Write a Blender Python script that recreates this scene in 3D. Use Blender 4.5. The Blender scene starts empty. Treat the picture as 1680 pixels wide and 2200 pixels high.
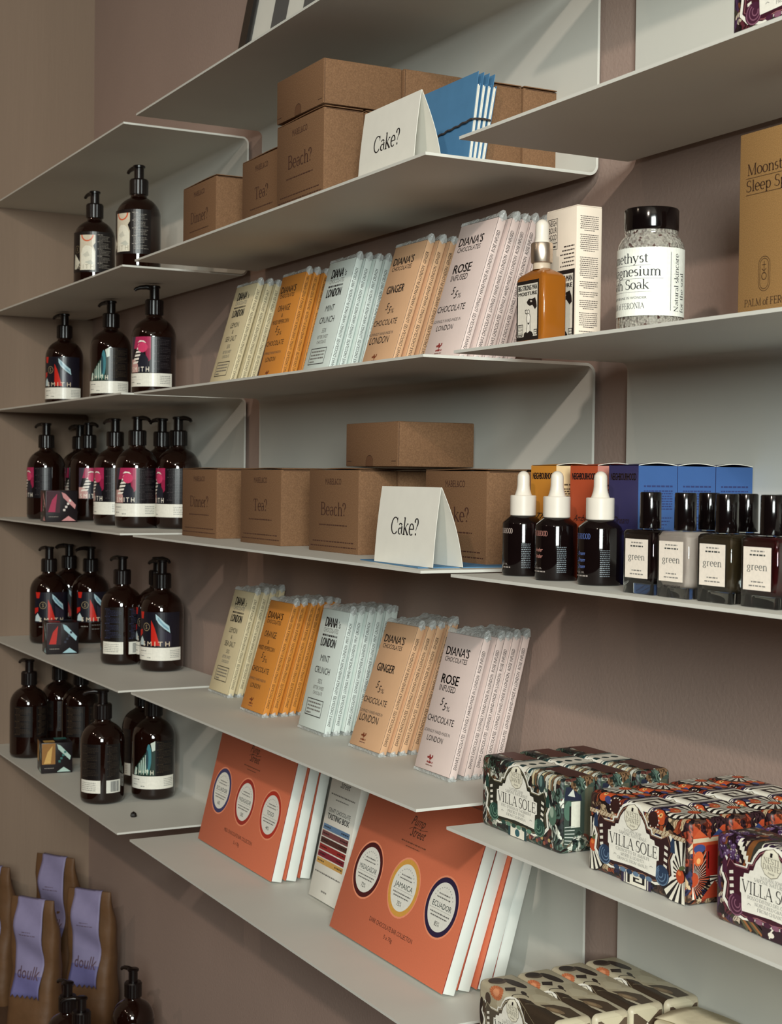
import bpy, bmesh, math, random
from mathutils import Vector, Matrix
from mathutils.geometry import tessellate_polygon

random.seed(7)
scene = bpy.context.scene
col = scene.collection

# ------------------------------------------------------------------ camera, world, lights, exposure
cam_d = bpy.data.cameras.new('camera')
cam = bpy.data.objects.new('camera', cam_d)
col.objects.link(cam)
scene.camera = cam
YAW, PIT, ROL = 1.08248, -0.02373, 0.01207
fw = Vector((-math.sin(YAW)*math.cos(PIT), math.cos(YAW)*math.cos(PIT), math.sin(PIT)))
r0 = Vector((math.cos(YAW), math.sin(YAW), 0))
u0 = r0.cross(fw)
rt = r0*math.cos(ROL) + u0*math.sin(ROL)
up = u0*math.cos(ROL) - r0*math.sin(ROL)
M = Matrix.Identity(4)
for i in range(3):
    M[i][0], M[i][1], M[i][2] = rt[i], up[i], -fw[i]
M[0][3], M[1][3], M[2][3] = 2.2639, -0.9644, 0.0973
cam.matrix_world = M
cam_d.sensor_fit = 'HORIZONTAL'
cam_d.sensor_width = 36.0
cam_d.lens = 36.0*3282.36/1680.0
cam_d.clip_start = 0.02
cam_d.dof.use_dof = True
cam_d.dof.focus_distance = 1.55
cam_d.dof.aperture_fstop = 30.0

w = bpy.data.worlds.new('shop_ambient')
scene.world = w
w.use_nodes = True
wb = w.node_tree.nodes['Background']
wb.inputs[0].default_value = (1.0, 0.82, 0.70, 1)
wb.inputs[1].default_value = 0.012

def lamp(name, kind, loc, target, energy, color, size=0.1, size_y=None, spot=None, blend=0.5):
    d = bpy.data.lights.new(name, kind)
    d.energy = energy
    d.color = color
    if kind == 'AREA':
        d.shape = 'RECTANGLE'
        d.size = size
        d.size_y = size_y or size
    else:
        d.shadow_soft_size = size
    if kind == 'SPOT':
        d.spot_size = math.radians(spot)
        d.spot_blend = blend
    o = bpy.data.objects.new(name, d)
    o.location = loc
    o.rotation_euler = (Vector(target)-Vector(loc)).to_track_quat('-Z', 'Y').to_euler()
    col.objects.link(o)
    return o

# daylight from the shop window to the right behind the camera, and ceiling track spots
lamp('window_daylight', 'AREA', (4.3, -1.9, 0.85), (0.9, -0.1, 0.1), 172, (0.92, 1.0, 0.96), 1.0, 1.1)
lamp('track_spot', 'SPOT', (2.85, -2.25, 1.50), (1.05, -0.05, -0.25), 108, (1.0, 0.87, 0.76), 0.05, spot=72, blend=1.0)
lamp('track_spot', 'SPOT', (-0.10, -2.25, 1.50), (-0.72, -0.25, 0.22), 24, (1.0, 0.77, 0.60), 0.03, spot=62, blend=1.0)
lamp('track_spot', 'SPOT', (0.75, -2.25, 1.50), (0.3, -0.05, -0.1), 6, (1.0, 0.80, 0.60), 0.03, spot=85, blend=0.9)

scene.view_settings.view_transform = 'Standard'
scene.view_settings.look = 'None'
scene.view_settings.gamma = 1.0
scene.view_settings.use_curve_mapping = False
scene.view_settings.exposure = 0.0
try:
    scene.cycles.use_denoising = True
    scene.cycles.max_bounces = 8
except Exception:
    pass

# ------------------------------------------------------------------ materials
def lin(c):
    r = []
    for v in c[:3]:
        v = v/255.0
        r.append(v/12.92 if v <= 0.04045 else ((v+0.055)/1.055)**2.4)
    return (r[0], r[1], r[2], 1.0)

MATS = {}
def new_mat(name):
    m = bpy.data.materials.new(name)
    m.use_nodes = True
    nt = m.node_tree
    return m, nt, nt.nodes['Principled BSDF']

def mat(name, c, rough=0.5, metal=0.0, vary=0.06, scale=60.0, bump=0.0, bscale=None, spec=0.5, coat=0.0,
        trans=0.0, ior=1.45, alpha=1.0, stretch=(1, 1, 1), sub=0.0):
    """plain surface: colour gently varied by object-space noise, optional bump"""
    if name in MATS:
        return MATS[name]
    m, nt, b = new_mat(name)
    n = nt.nodes
    tc = n.new('ShaderNodeTexCoord')
    mp = n.new('ShaderNodeMapping')
    mp.inputs['Scale'].default_value = stretch
    nt.links.new(tc.outputs['Object'], mp.inputs['Vector'])
    no = n.new('ShaderNodeTexNoise')
    no.inputs['Scale'].default_value = scale
    no.inputs['Detail'].default_value = 4
    nt.links.new(mp.outputs[0], no.inputs['Vector'])
    rp = n.new('ShaderNodeValToRGB')
    L = lin(c)
    rp.color_ramp.elements[0].position = 0.3
    rp.color_ramp.elements[1].position = 0.7
    rp.color_ramp.elements[0].color = [max(0, v*(1-vary)) for v in L[:3]]+[1]
    rp.color_ramp.elements[1].color = [min(1, v*(1+vary)) for v in L[:3]]+[1]
    nt.links.new(no.outputs['Fac'], rp.inputs[0])
    nt.links.new(rp.outputs[0], b.inputs['Base Color'])
    b.inputs['Roughness'].default_value = rough
    b.inputs['Metallic'].default_value = metal
    b.inputs['Specular IOR Level'].default_value = spec
    b.inputs['Coat Weight'].default_value = coat
    b.inputs['Transmission Weight'].default_value = trans
    b.inputs['IOR'].default_value = ior
    b.inputs['Alpha'].default_value = alpha
    if bump > 0:
        nb = n.new('ShaderNodeTexNoise')
        nb.inputs['Scale'].default_value = bscale or scale*4
        nb.inputs['Detail'].default_value = 3
        nt.links.new(mp.outputs[0], nb.inputs['Vector'])
        bp = n.new('ShaderNodeBump')
        bp.inputs['Strength'].default_value = bump
        bp.inputs['Distance'].default_value = 0.002
        nt.links.new(nb.outputs['Fac'], bp.inputs['Height'])
        nt.links.new(bp.outputs[0], b.inputs['Normal'])
    MATS[name] = m
    return m

def ink(c, rough=0.55):
    k = 'ink_%d_%d_%d_%d' % (c[0], c[1], c[2], int(rough*100))
    return mat(k, c, rough, vary=0.05, scale=300)

def speckle_mat(name, base, fleck, scale, rough, thr=0.62, bump=0.1):
    """kraft card: base with small darker and lighter fibres"""
    if name in MATS:
        return MATS[name]
    m, nt, b = new_mat(name)
    n = nt.nodes
    tc = n.new('ShaderNodeTexCoord')
    a = n.new('ShaderNodeTexNoise'); a.inputs['Scale'].default_value = scale; a.inputs['Detail'].default_value = 6
    a2 = n.new('ShaderNodeTexNoise'); a2.inputs['Scale'].default_value = scale*0.12; a2.inputs['Detail'].default_value = 2
    nt.links.new(tc.outputs['Object'], a.inputs['Vector'])
    nt.links.new(tc.outputs['Object'], a2.inputs['Vector'])
    rp = n.new('ShaderNodeValToRGB')
    e = rp.color_ramp.elements
    e[0].position = 0.30; e[0].color = lin(fleck)
    e[1].position = 0.55; e[1].color = lin(base)
    k = e.new(0.75); k.color = lin([min(255, v*1.12) for v in base])
    nt.links.new(a.outputs['Fac'], rp.inputs[0])
    mx = n.new('ShaderNodeMixRGB'); mx.blend_type = 'MULTIPLY'; mx.inputs[0].default_value = 0.25
    nt.links.new(rp.outputs[0], mx.inputs[1])
    nt.links.new(a2.outputs['Color'], mx.inputs[2])
    mx.inputs[0].default_value = 0.0
    nt.links.new(mx.outputs[0], b.inputs['Base Color'])
    b.inputs['Roughness'].default_value = rough
    b.inputs['Specular IOR Level'].default_value = 0.25
    bp = n.new('ShaderNodeBump'); bp.inputs['Strength'].default_value = bump; bp.inputs['Distance'].default_value = 0.001
    nt.links.new(a.outputs['Fac'], bp.inputs['Height'])
    nt.links.new(bp.outputs[0], b.inputs['Normal'])
    MATS[name] = m
    return m

def baroque_mat(name, palette, scale=55.0, rough=0.42, swirl=0.8):
    """ornate printed paper: warped cells coloured from a palette, with dark and light swirls"""
    if name in MATS:
        return MATS[name]
    m, nt, b = new_mat(name)
    n = nt.nodes
    tc = n.new('ShaderNodeTexCoord')
    no = n.new('ShaderNodeTexNoise'); no.inputs['Scale'].default_value = scale*0.9; no.inputs['Detail'].default_value = 2
    nt.links.new(tc.outputs['Object'], no.inputs['Vector'])
    mx = n.new('ShaderNodeMixRGB'); mx.blend_type = 'ADD'; mx.inputs[0].default_value = 0.022
    nt.links.new(tc.outputs['Object'], mx.inputs[1]); nt.links.new(no.outputs['Color'], mx.inputs[2])
    vo = n.new('ShaderNodeTexVoronoi'); vo.inputs['Scale'].default_value = scale*2.0
    nt.links.new(mx.outputs[0], vo.inputs['Vector'])
    sep = n.new('ShaderNodeSeparateColor')
    nt.links.new(vo.outputs['Color'], sep.inputs[0])
    rp = n.new('ShaderNodeValToRGB'); rp.color_ramp.interpolation = 'CONSTANT'
    e = rp.color_ramp.elements
    e[0].position = 0.0; e[0].color = lin(palette[0])
    e[1].position = 1.0/len(palette); e[1].color = lin(palette[1])
    for i in range(2, len(palette)):
        k = e.new(i/len(palette)); k.color = lin(palette[i])
    nt.links.new(sep.outputs[0], rp.inputs[0])
    # dark outline round each cell and fine swirling strokes
    wv = n.new('ShaderNodeTexWave'); wv.inputs['Scale'].default_value = scale*1.6
    wv.inputs['Distortion'].default_value = 9.0; wv.inputs['Detail'].default_value = 2
    nt.links.new(mx.outputs[0], wv.inputs['Vector'])
    r2 = n.new('ShaderNodeValToRGB')
    r2.color_ramp.elements[0].position = 0.18; r2.color_ramp.elements[0].color = (0.05, 0.04, 0.035, 1)
    r2.color_ramp.elements[1].position = 0.42; r2.color_ramp.elements[1].color = (1, 1, 1, 1)
    nt.links.new(wv.outputs['Color'], r2.inputs[0])
    m2 = n.new('ShaderNodeMixRGB'); m2.blend_type = 'MULTIPLY'; m2.inputs[0].default_value = swirl
    nt.links.new(rp.outputs[0], m2.inputs[1]); nt.links.new(r2.outputs[0], m2.inputs[2])
    nt.links.new(m2.outputs[0], b.inputs['Base Color'])
    b.inputs['Roughness'].default_value = rough
    b.inputs['Specular IOR Level'].default_value = 0.4
    MATS[name] = m
    return m

M_METAL = mat('powder_coated_metal', (206, 204, 195), 0.55, vary=0.015, scale=12, bump=0.03, bscale=900, spec=0.35)
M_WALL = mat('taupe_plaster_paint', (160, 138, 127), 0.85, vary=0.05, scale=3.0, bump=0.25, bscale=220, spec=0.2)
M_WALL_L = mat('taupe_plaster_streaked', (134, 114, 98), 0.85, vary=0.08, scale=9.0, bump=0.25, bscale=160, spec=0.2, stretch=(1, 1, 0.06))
M_FLOOR = mat('oak_boards', (78, 50, 42), 0.6, vary=0.2, scale=6, stretch=(0.3, 4, 1))
M_CEIL = mat('ceiling_white', (150, 138, 126), 0.9, vary=0.03)
M_KRAFT = speckle_mat('kraft_card', (120, 88, 62), (106, 76, 52), 700, 0.8)
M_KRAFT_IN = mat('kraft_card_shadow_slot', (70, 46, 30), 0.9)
M_AMBER = mat('dark_amber_bottle', (24, 8, 4), 0.06, vary=0.15, scale=14, spec=0.55, coat=0.4)
M_BLACKP = mat('black_pump_plastic', (16, 8, 7), 0.3, vary=0.1, spec=0.5)
M_GLOSSBLK = mat('gloss_black_plastic', (11, 6, 6), 0.12, vary=0.1, spec=0.6)
M_FILM = mat('clear_wrapper_film', (214, 218, 216), 0.16, vary=0.12, scale=160, bump=0.9, bscale=260, alpha=0.5, spec=0.8)
M_WHITE = mat('white_card', (228, 224, 213), 0.6, vary=0.02)
M_WHITEP = mat('white_plastic', (212, 203, 190), 0.35, vary=0.02, coat=0.2)
M_PANE = mat('thin_picture_glass', (240, 244, 242), 0.03, vary=0.0, alpha=0.06, spec=0.6)
M_GLASS = mat('clear_glass', (240, 244, 242), 0.02, vary=0.0, trans=1.0, ior=1.48)

# ------------------------------------------------------------------ mesh helpers
class MB:
    def __init__(s):
        s.v = []; s.f = []; s.m = []
    def add(s, vs, fs, mi=0):
        o = len(s.v)
        s.v += [tuple(p) for p in vs]
        s.f += [tuple(i+o for i in q) for q in fs]
        s.m += [mi]*len(fs)
        return s
    def box(s, x0, x1, y0, y1, z0, z1, mi=0):
        vs = [(x, y, z) for z in (z0, z1) for y in (y0, y1) for x in (x0, x1)]
        return s.add(vs, [(0, 2, 3, 1), (4, 5, 7, 6), (0, 1, 5, 4), (2, 6, 7, 3), (0, 4, 6, 2), (1, 3, 7, 5)], mi)
    def mesh(s, name, mats, smooth=False):
        me = bpy.data.meshes.new(name)
        me.from_pydata(s.v, [], s.f)
        for m in (mats if isinstance(mats, (list, tuple)) else [mats]):
            me.materials.append(m)
        me.polygons.foreach_set('material_index', s.m)
        if smooth:
            me.polygons.foreach_set('use_smooth', [True]*len(s.f))
        me.update()
        return me

def link(name, me, parent=None, loc=None, rot=None):
    o = bpy.data.objects.new(name, me)
    col.objects.link(o)
    if parent is not None:
        o.parent = parent
    if loc is not None:
        o.location = loc
    if rot is not None:
        o.rotation_euler = rot
    return o

def tag(o, label, cat, group=None):
    o['label'] = label
    o['category'] = cat
    if group:
        o['group'] = group
    return o

def thing(name, label, cat, loc=(0, 0, 0), rot=(0, 0, 0), group=None):
    o = link(name, None, None, loc, rot)
    o.empty_display_size = 0.02
    return tag(o, label, cat, group)

def struct(o):
    o['kind'] = 'structure'
    return o

def dup(root, label, loc, rot=None, group=None):
    c = root.copy(); col.objects.link(c)
    c['label'] = label
    c.location = loc
    if rot is not None:
        c.rotation_euler = rot
    if group:
        c['group'] = group
    for ch in root.children:
        k = ch.copy(); col.objects.link(k); k.parent = c
        for g in ch.children:
            q = g.copy(); col.objects.link(q); q.parent = k
    return c

BB = {}
def bevel_box(sx, sy, sz, r, seg=2):
    """verts/faces of a box [0,sx]x[0,sy]x[0,sz] with rounded edges"""
    k = (round(sx, 5), round(sy, 5), round(sz, 5), r, seg)
    if k not in BB:
        bm = bmesh.new()
        bmesh.ops.create_cube(bm, size=1.0)
        for v in bm.verts:
            v.co = Vector(((v.co.x+.5)*sx, (v.co.y+.5)*sy, (v.co.z+.5)*sz))
        bmesh.ops.bevel(bm, geom=bm.edges[:], offset=r, segments=seg, profile=0.5, affect='EDGES')
        bm.verts.index_update()
        BB[k] = ([tuple(v.co) for v in bm.verts], [tuple(v.index for v in f.verts) for f in bm.faces])
        bm.free()
    return BB[k]

def bbox_mesh(name, sx, sy, sz, r, m, seg=2, off=(0, 0, 0), smooth=True):
    vs, fs = bevel_box(sx, sy, sz, r, seg)
    mb = MB().add([(a+off[0], b+off[1], c+off[2]) for a, b, c in vs], fs)
    me = mb.mesh(name, m)
    if smooth:
        shade(me)
    return me

def shade(me, ang=40):
    me.polygons.foreach_set('use_smooth', [True]*len(me.polygons))
    try:
        me.set_sharp_from_angle(angle=math.radians(ang))
    except Exception:
        pass

def lathe(prof, n=28, cap=True, mb=None, mi=0, cx=0, cy=0, flute=None):
    mb = mb or MB()
    vs = []; fs = []
    for k, (r, z) in enumerate(prof):
        for i in range(n):
            a = 2*math.pi*i/n
            rr = r
            if flute and flute[0] <= k <= flute[1] and i % 2:
                rr = r*flute[2]
            vs.append((cx+rr*math.cos(a), cy+rr*math.sin(a), z))
    for k in range(len(prof)-1):
        for i in range(n):
            j = (i+1) % n
            fs.append((k*n+i, k*n+j, (k+1)*n+j, (k+1)*n+i))
    if cap:
        fs.append(tuple(range(n-1, -1, -1)))
        fs.append(tuple((len(prof)-1)*n+i for i in range(n)))
    return mb.add(vs, fs, mi)

def arc(cx, cy, r, a0, a1, n, ry=None):
    ry = r if ry is None else ry
    return [(cx+r*math.cos(math.radians(a0+(a1-a0)*i/n)), cy+ry*math.sin(math.radians(a0+(a1-a0)*i/n))) for i in range(n+1)]

def tube(mb, pts, rad, n=8, mi=0, cap=True):
    """tube along a polyline; rad scalar or list"""
    P = [Vector(p) for p in pts]
    vs = []; fs = []
    for i, p in enumerate(P):
        t = (P[min(i+1, len(P)-1)]-P[max(i-1, 0)]).normalized()
        a = t.cross(Vector((0.13, 0.37, 0.92)))
        if a.length < 1e-4:
            a = t.cross(Vector((1, 0, 0)))
        a.normalize(); b = t.cross(a)
        rr = rad[i] if isinstance(rad, (list, tuple)) else rad
        for k in range(n):
            an = 2*math.pi*k/n
            vs.append(p+a*rr*math.cos(an)+b*rr*math.sin(an))
    for i in range(len(P)-1):
        for k in range(n):
            j = (k+1) % n
            fs.append((i*n+k, i*n+j, (i+1)*n+j, (i+1)*n+k))
    if cap:
        fs.append(tuple(range(n-1, -1, -1)))
        fs.append(tuple((len(P)-1)*n+k for k in range(n)))
    return mb.add(vs, fs, mi)

# ------------------------------------------------------------------ lettering: built-in sans outlines and a stroked serif
SANS = {}
def load_sans():
    chars = "ABCDEFGHIJKLMNOPQRSTUVWXYZabcdefghijklmnopqrstuvwxyz0123456789&?%'-./,"
    obs = []
    for c in chars:
        for suf in ('', 'I'):
            cu = bpy.data.curves.new('glyph', 'FONT')
            cu.body = c+suf
            cu.size = 1.0
            cu.resolution_u = 2
            cu.offset = 0.0 if c in 'MWmwNVA%&' else 0.006
            o = bpy.data.objects.new('glyph', cu)
            col.objects.link(o)
            obs.append((c, suf, o, cu))
    bpy.context.view_layer.update()
    dg = bpy.context.evaluated_depsgraph_get()
    base = None
    wide = {}
    for c, suf, o, cu in obs:
        me = bpy.data.meshes.new_from_object(o.evaluated_get(dg))
        if suf == '':
            me.calc_loop_triangles()
            SANS[c] = [[(v.co.x, v.co.y) for v in me.vertices], [tuple(t.vertices) for t in me.loop_triangles], 0.0]
        else:
            wide[c] = max(v.co.x for v in me.vertices)
        bpy.data.meshes.remove(me)
    imax = max(p[0] for p in SANS['I'][0])
    for c in chars:
        SANS[c][2] = wide[c]-imax
    SANS[' '] = [[], [], 0.3]
    for c, suf, o, cu in obs:
        bpy.data.objects.remove(o)
        bpy.data.curves.remove(cu)
load_sans()

TK, TN = 0.100, 0.042
SER_SRC = {
 'A': (.68, 't .07 0 .34 .7;T .33 .7 .61 0;t .17 .23 .5 .23;s .07 0 .17;s .61 0 .19'),
 'B': (.62, 'T .16 0 .16 .7;t .08 .7 .32 .7;t .16 .37 .34 .37;t .08 0 .34 0;a .32 .535 .18 .165 -90 90;a .34 .185 .22 .185 -90 90'),
 'C': (.68, 'a .38 .35 .3 .36 42 318;t .6 .48 .6 .7'),
 'D': (.76, 'T .16 0 .16 .7;t .08 .7 .34 .7;t .08 0 .34 0;a .34 .35 .34 .35 -90 90'),
 'E': (.6, 'T .16 0 .16 .7;t .08 .7 .54 .7;t .16 .37 .44 .37;t .08 0 .56 0;t .54 .55 .54 .7;t .56 0 .56 .16;t .44 .3 .44 .44'),
 'F': (.56, 'T .16 0 .16 .7;t .08 .7 .52 .7;t .16 .37 .44 .37;t .52 .55 .52 .7;t .44 .3 .44 .44;s .16 0 .22'),
 'G': (.74, 'a .38 .35 .3 .36 42 318;t .6 .5 .6 .7;T .6 .05 .6 .3;s .6 .3 .2'),
 'H': (.76, 'T .16 0 .16 .7;T .6 0 .6 .7;t .16 .36 .6 .36;s .16 0 .2;s .16 .7 .2;s .6 0 .2;s .6 .7 .2'),
 'I': (.34, 'T .17 0 .17 .7;s .17 0 .22;s .17 .7 .22'),
 'L': (.58, 'T .16 0 .16 .7;s .16 .7 .22;t .08 0 .54 0;t .54 0 .54 .18'),
 'M': (.88, 't .14 0 .14 .7;T .14 .7 .44 0;t .44 0 .74 .7;T .74 0 .74 .7;s .14 0 .18;s .74 0 .2;s .12 .7 .1;s .76 .7 .12'),
 'N': (.76, 't .15 0 .15 .7;T .15 .7 .61 0;t .61 0 .61 .7;s .15 0 .18;s .61 .7 .18;s .12 .7 .1'),
 'O': (.76, 'a .38 .35 .32 .36 0 360'),
 'P': (.58, 'T .16 0 .16 .7;t .08 .7 .34 .7;t .16 .33 .34 .33;a .34 .515 .2 .185 -90 90;s .16 0 .22'),
 'R': (.66, 'T .16 0 .16 .7;t .08 .7 .34 .7;t .16 .33 .34 .33;a .34 .515 .2 .185 -90 90;s .16 0 .22;T .34 .33 .58 0;s .6 0 .12'),
 'S': (.52, 'a .27 .525 .17 .18 50 270;a .26 .17 .19 .18 -130 90;t .43 .56 .43 .7;t .07 0 .07 .15'),
 'T': (.62, 'T .31 0 .31 .7;t .04 .7 .58 .7;t .04 .56 .04 .7;t .58 .56 .58 .7;s .31 0 .22'),
 'U': (.74, 'T .15 .2 .15 .7;t .6 .2 .6 .7;a .375 .22 .225 .23 180 360;s .15 .7 .2;s .6 .7 .18'),
 'V': (.68, 'T .06 .7 .34 0;t .34 0 .62 .7;s .08 .7 .19;s .61 .7 .16'),
 'K': (.68, 'T .16 0 .16 .7;t .16 .28 .56 .7;T .28 .40 .6 0;s .16 0 .22;s .16 .7 .22;s .6 0 .18;s .55 .7 .16'),
 'Y': (.66, 'T .07 .7 .34 .33;t .6 .7 .34 .33;T .34 0 .34 .36;s .34 0 .22;s .09 .7 .18;s .58 .7 .16'),
 'W': (.96, 'T .06 .7 .26 0;t .26 0 .46 .7;T .46 .7 .68 0;t .68 0 .88 .7;s .08 .7 .17;s .87 .7 .15'),
 '-': (.34, 't .06 .26 .28 .26'),
 "'": (.2, 'T .1 .54 .1 .7'),
 'a': (.46, 'a .22 .33 .14 .13 20 150;T .36 .05 .36 .34;a .21 .13 .14 .13 60 300;t .27 .25 .36 .28;t .36 .05 .44 .0'),
 'b': (.52, 'T .12 0 .12 .72;a .28 .23 .18 .23 -150 150;t .04 .7 .12 .72'),
 'c': (.44, 'a .24 .23 .18 .24 45 315'),
 'd': (.54, 'T .4 0 .4 .72;a .25 .23 .18 .23 30 330;t .32 .7 .4 .72;t .4 0 .48 .02'),
 'e': (.46, 'a .24 .23 .18 .24 0 310;t .07 .24 .42 .24'),
 'f': (.33, 'T .13 0 .13 .56;a .25 .56 .12 .14 40 180;t .03 .45 .29 .45;s .13 0 .2'),
 'g': (.48, 'a .22 .28 .15 .17 0 360;a .22 -.1 .17 .11 0 360;t .14 .13 .12 .0;t .34 .4 .46 .44'),
 'h': (.54, 'T .12 0 .12 .72;a .28 .28 .16 .18 0 160;T .44 0 .44 .29;s .12 0 .18;s .44 0 .18;t .04 .7 .12 .72'),
 'i': (.26, 'T .13 0 .13 .46;s .13 0 .2;d .13 .63 .05;t .05 .44 .13 .46'),
 'k': (.54, 'T .12 0 .12 .72;t .12 .2 .4 .45;T .2 .27 .46 0;s .12 0 .18;s .46 0 .16;s .41 .45 .14;t .04 .7 .12 .72'),
 'l': (.26, 'T .13 0 .13 .72;s .13 0 .2;t .05 .7 .13 .72'),
 'm': (.8, 'T .12 0 .12 .46;a .26 .3 .14 .16 0 160;T .4 0 .4 .31;a .55 .3 .14 .16 0 160;T .69 0 .69 .31;s .12 0 .18;s .4 0 .16;s .69 0 .18;t .04 .44 .12 .46'),
 'n': (.54, 'T .12 0 .12 .46;a .28 .28 .16 .18 0 160;T .44 0 .44 .29;s .12 0 .18;s .44 0 .18;t .04 .44 .12 .46'),
 'o': (.5, 'a .25 .23 .2 .24 0 360'),
 'p': (.52, 'T .12 -.2 .12 .46;a .28 .23 .18 .23 -150 150;s .12 -.2 .18;t .04 .44 .12 .46'),
 'r': (.38, 'T .12 0 .12 .46;a .27 .29 .14 .17 50 160;s .12 0 .2;t .04 .44 .12 .46'),
 's': (.38, 'a .2 .345 .11 .12 50 270;a .19 .115 .13 .12 -140 90'),
 't': (.32, 'T .14 .08 .14 .6;a .24 .1 .1 .1 180 300;t .03 .45 .29 .45'),
 'u': (.54, 'T .12 .14 .12 .46;a .27 .16 .15 .16 180 340;T .42 0 .42 .46;t .04 .46 .12 .46;t .34 .46 .42 .46;s .46 0 .1'),
 'y': (.5, 'T .06 .46 .26 0;t .26 0 .44 .46;t .26 0 .16 -.18;d .12 -.18 .045;s .08 .46 .16;s .43 .46 .13'),
 '?': (.4, 'a .19 .53 .14 .17 -60 170;t .26 .38 .19 .2;d .19 .04 .055;d .07 .56 .05'),
}
SERIF = {' ': [[], [], .26]}
def build_serif():
    def strip(V, F, pts, ws):
        o = len(V)
        for i, (x, y) in enumerate(pts):
            a = pts[max(i-1, 0)]; b = pts[min(i+1, len(pts)-1)]
            dx, dy = b[0]-a[0], b[1]-a[1]
            L = math.hypot(dx, dy) or 1
            h = ws[i]/2
            V.append((x-dy/L*h, y+dx/L*h)); V.append((x+dy/L*h, y-dx/L*h))
        for i in range(len(pts)-1):
            F.append((o+2*i, o+2*i+1, o+2*i+3)); F.append((o+2*i, o+2*i+3, o+2*i+2))
    for c, (adv, src) in SER_SRC.items():
        V = []; F = []
        for cmd in src.split(';'):
            q = cmd.split(); k = q[0]; n = [float(x) for x in q[1:]]
            if k in 'Tt':
                wv = TK if k == 'T' else TN
                strip(V, F, [(n[0], n[1]), (n[2], n[3])], [wv, wv])
            elif k == 's':
                strip(V, F, [(n[0]-n[2]/2, n[1]), (n[0]+n[2]/2, n[1])], [TN*1.1, TN*1.1])
            elif k == 'd':
                o = len(V); V.append((n[0], n[1]))
                for i in range(10):
                    a = i*math.pi/5
                    V.append((n[0]+n[2]*math.cos(a), n[1]+n[2]*math.sin(a)))
                for i in range(10):
                    F.append((o, o+1+i, o+1+(i+1) % 10))
            else:
                cx, cy, rx, ry, a0, a1 = n
                N = max(6, int(abs(a1-a0)/15))
                pts = arc(cx, cy, rx, a0, a1, N, ry)
                ws = []
                for i in range(N+1):
                    a = math.radians(a0+(a1-a0)*i/N)
                    tx, ty = -rx*math.sin(a), ry*math.cos(a)
                    L = math.hypot(tx, ty) or 1
                    ws.append(TN+(TK-TN)*(abs(ty)/L)**1.6)
                strip(V, F, pts, ws)
        SERIF[c] = [V, F, adv]
build_serif()

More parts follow.
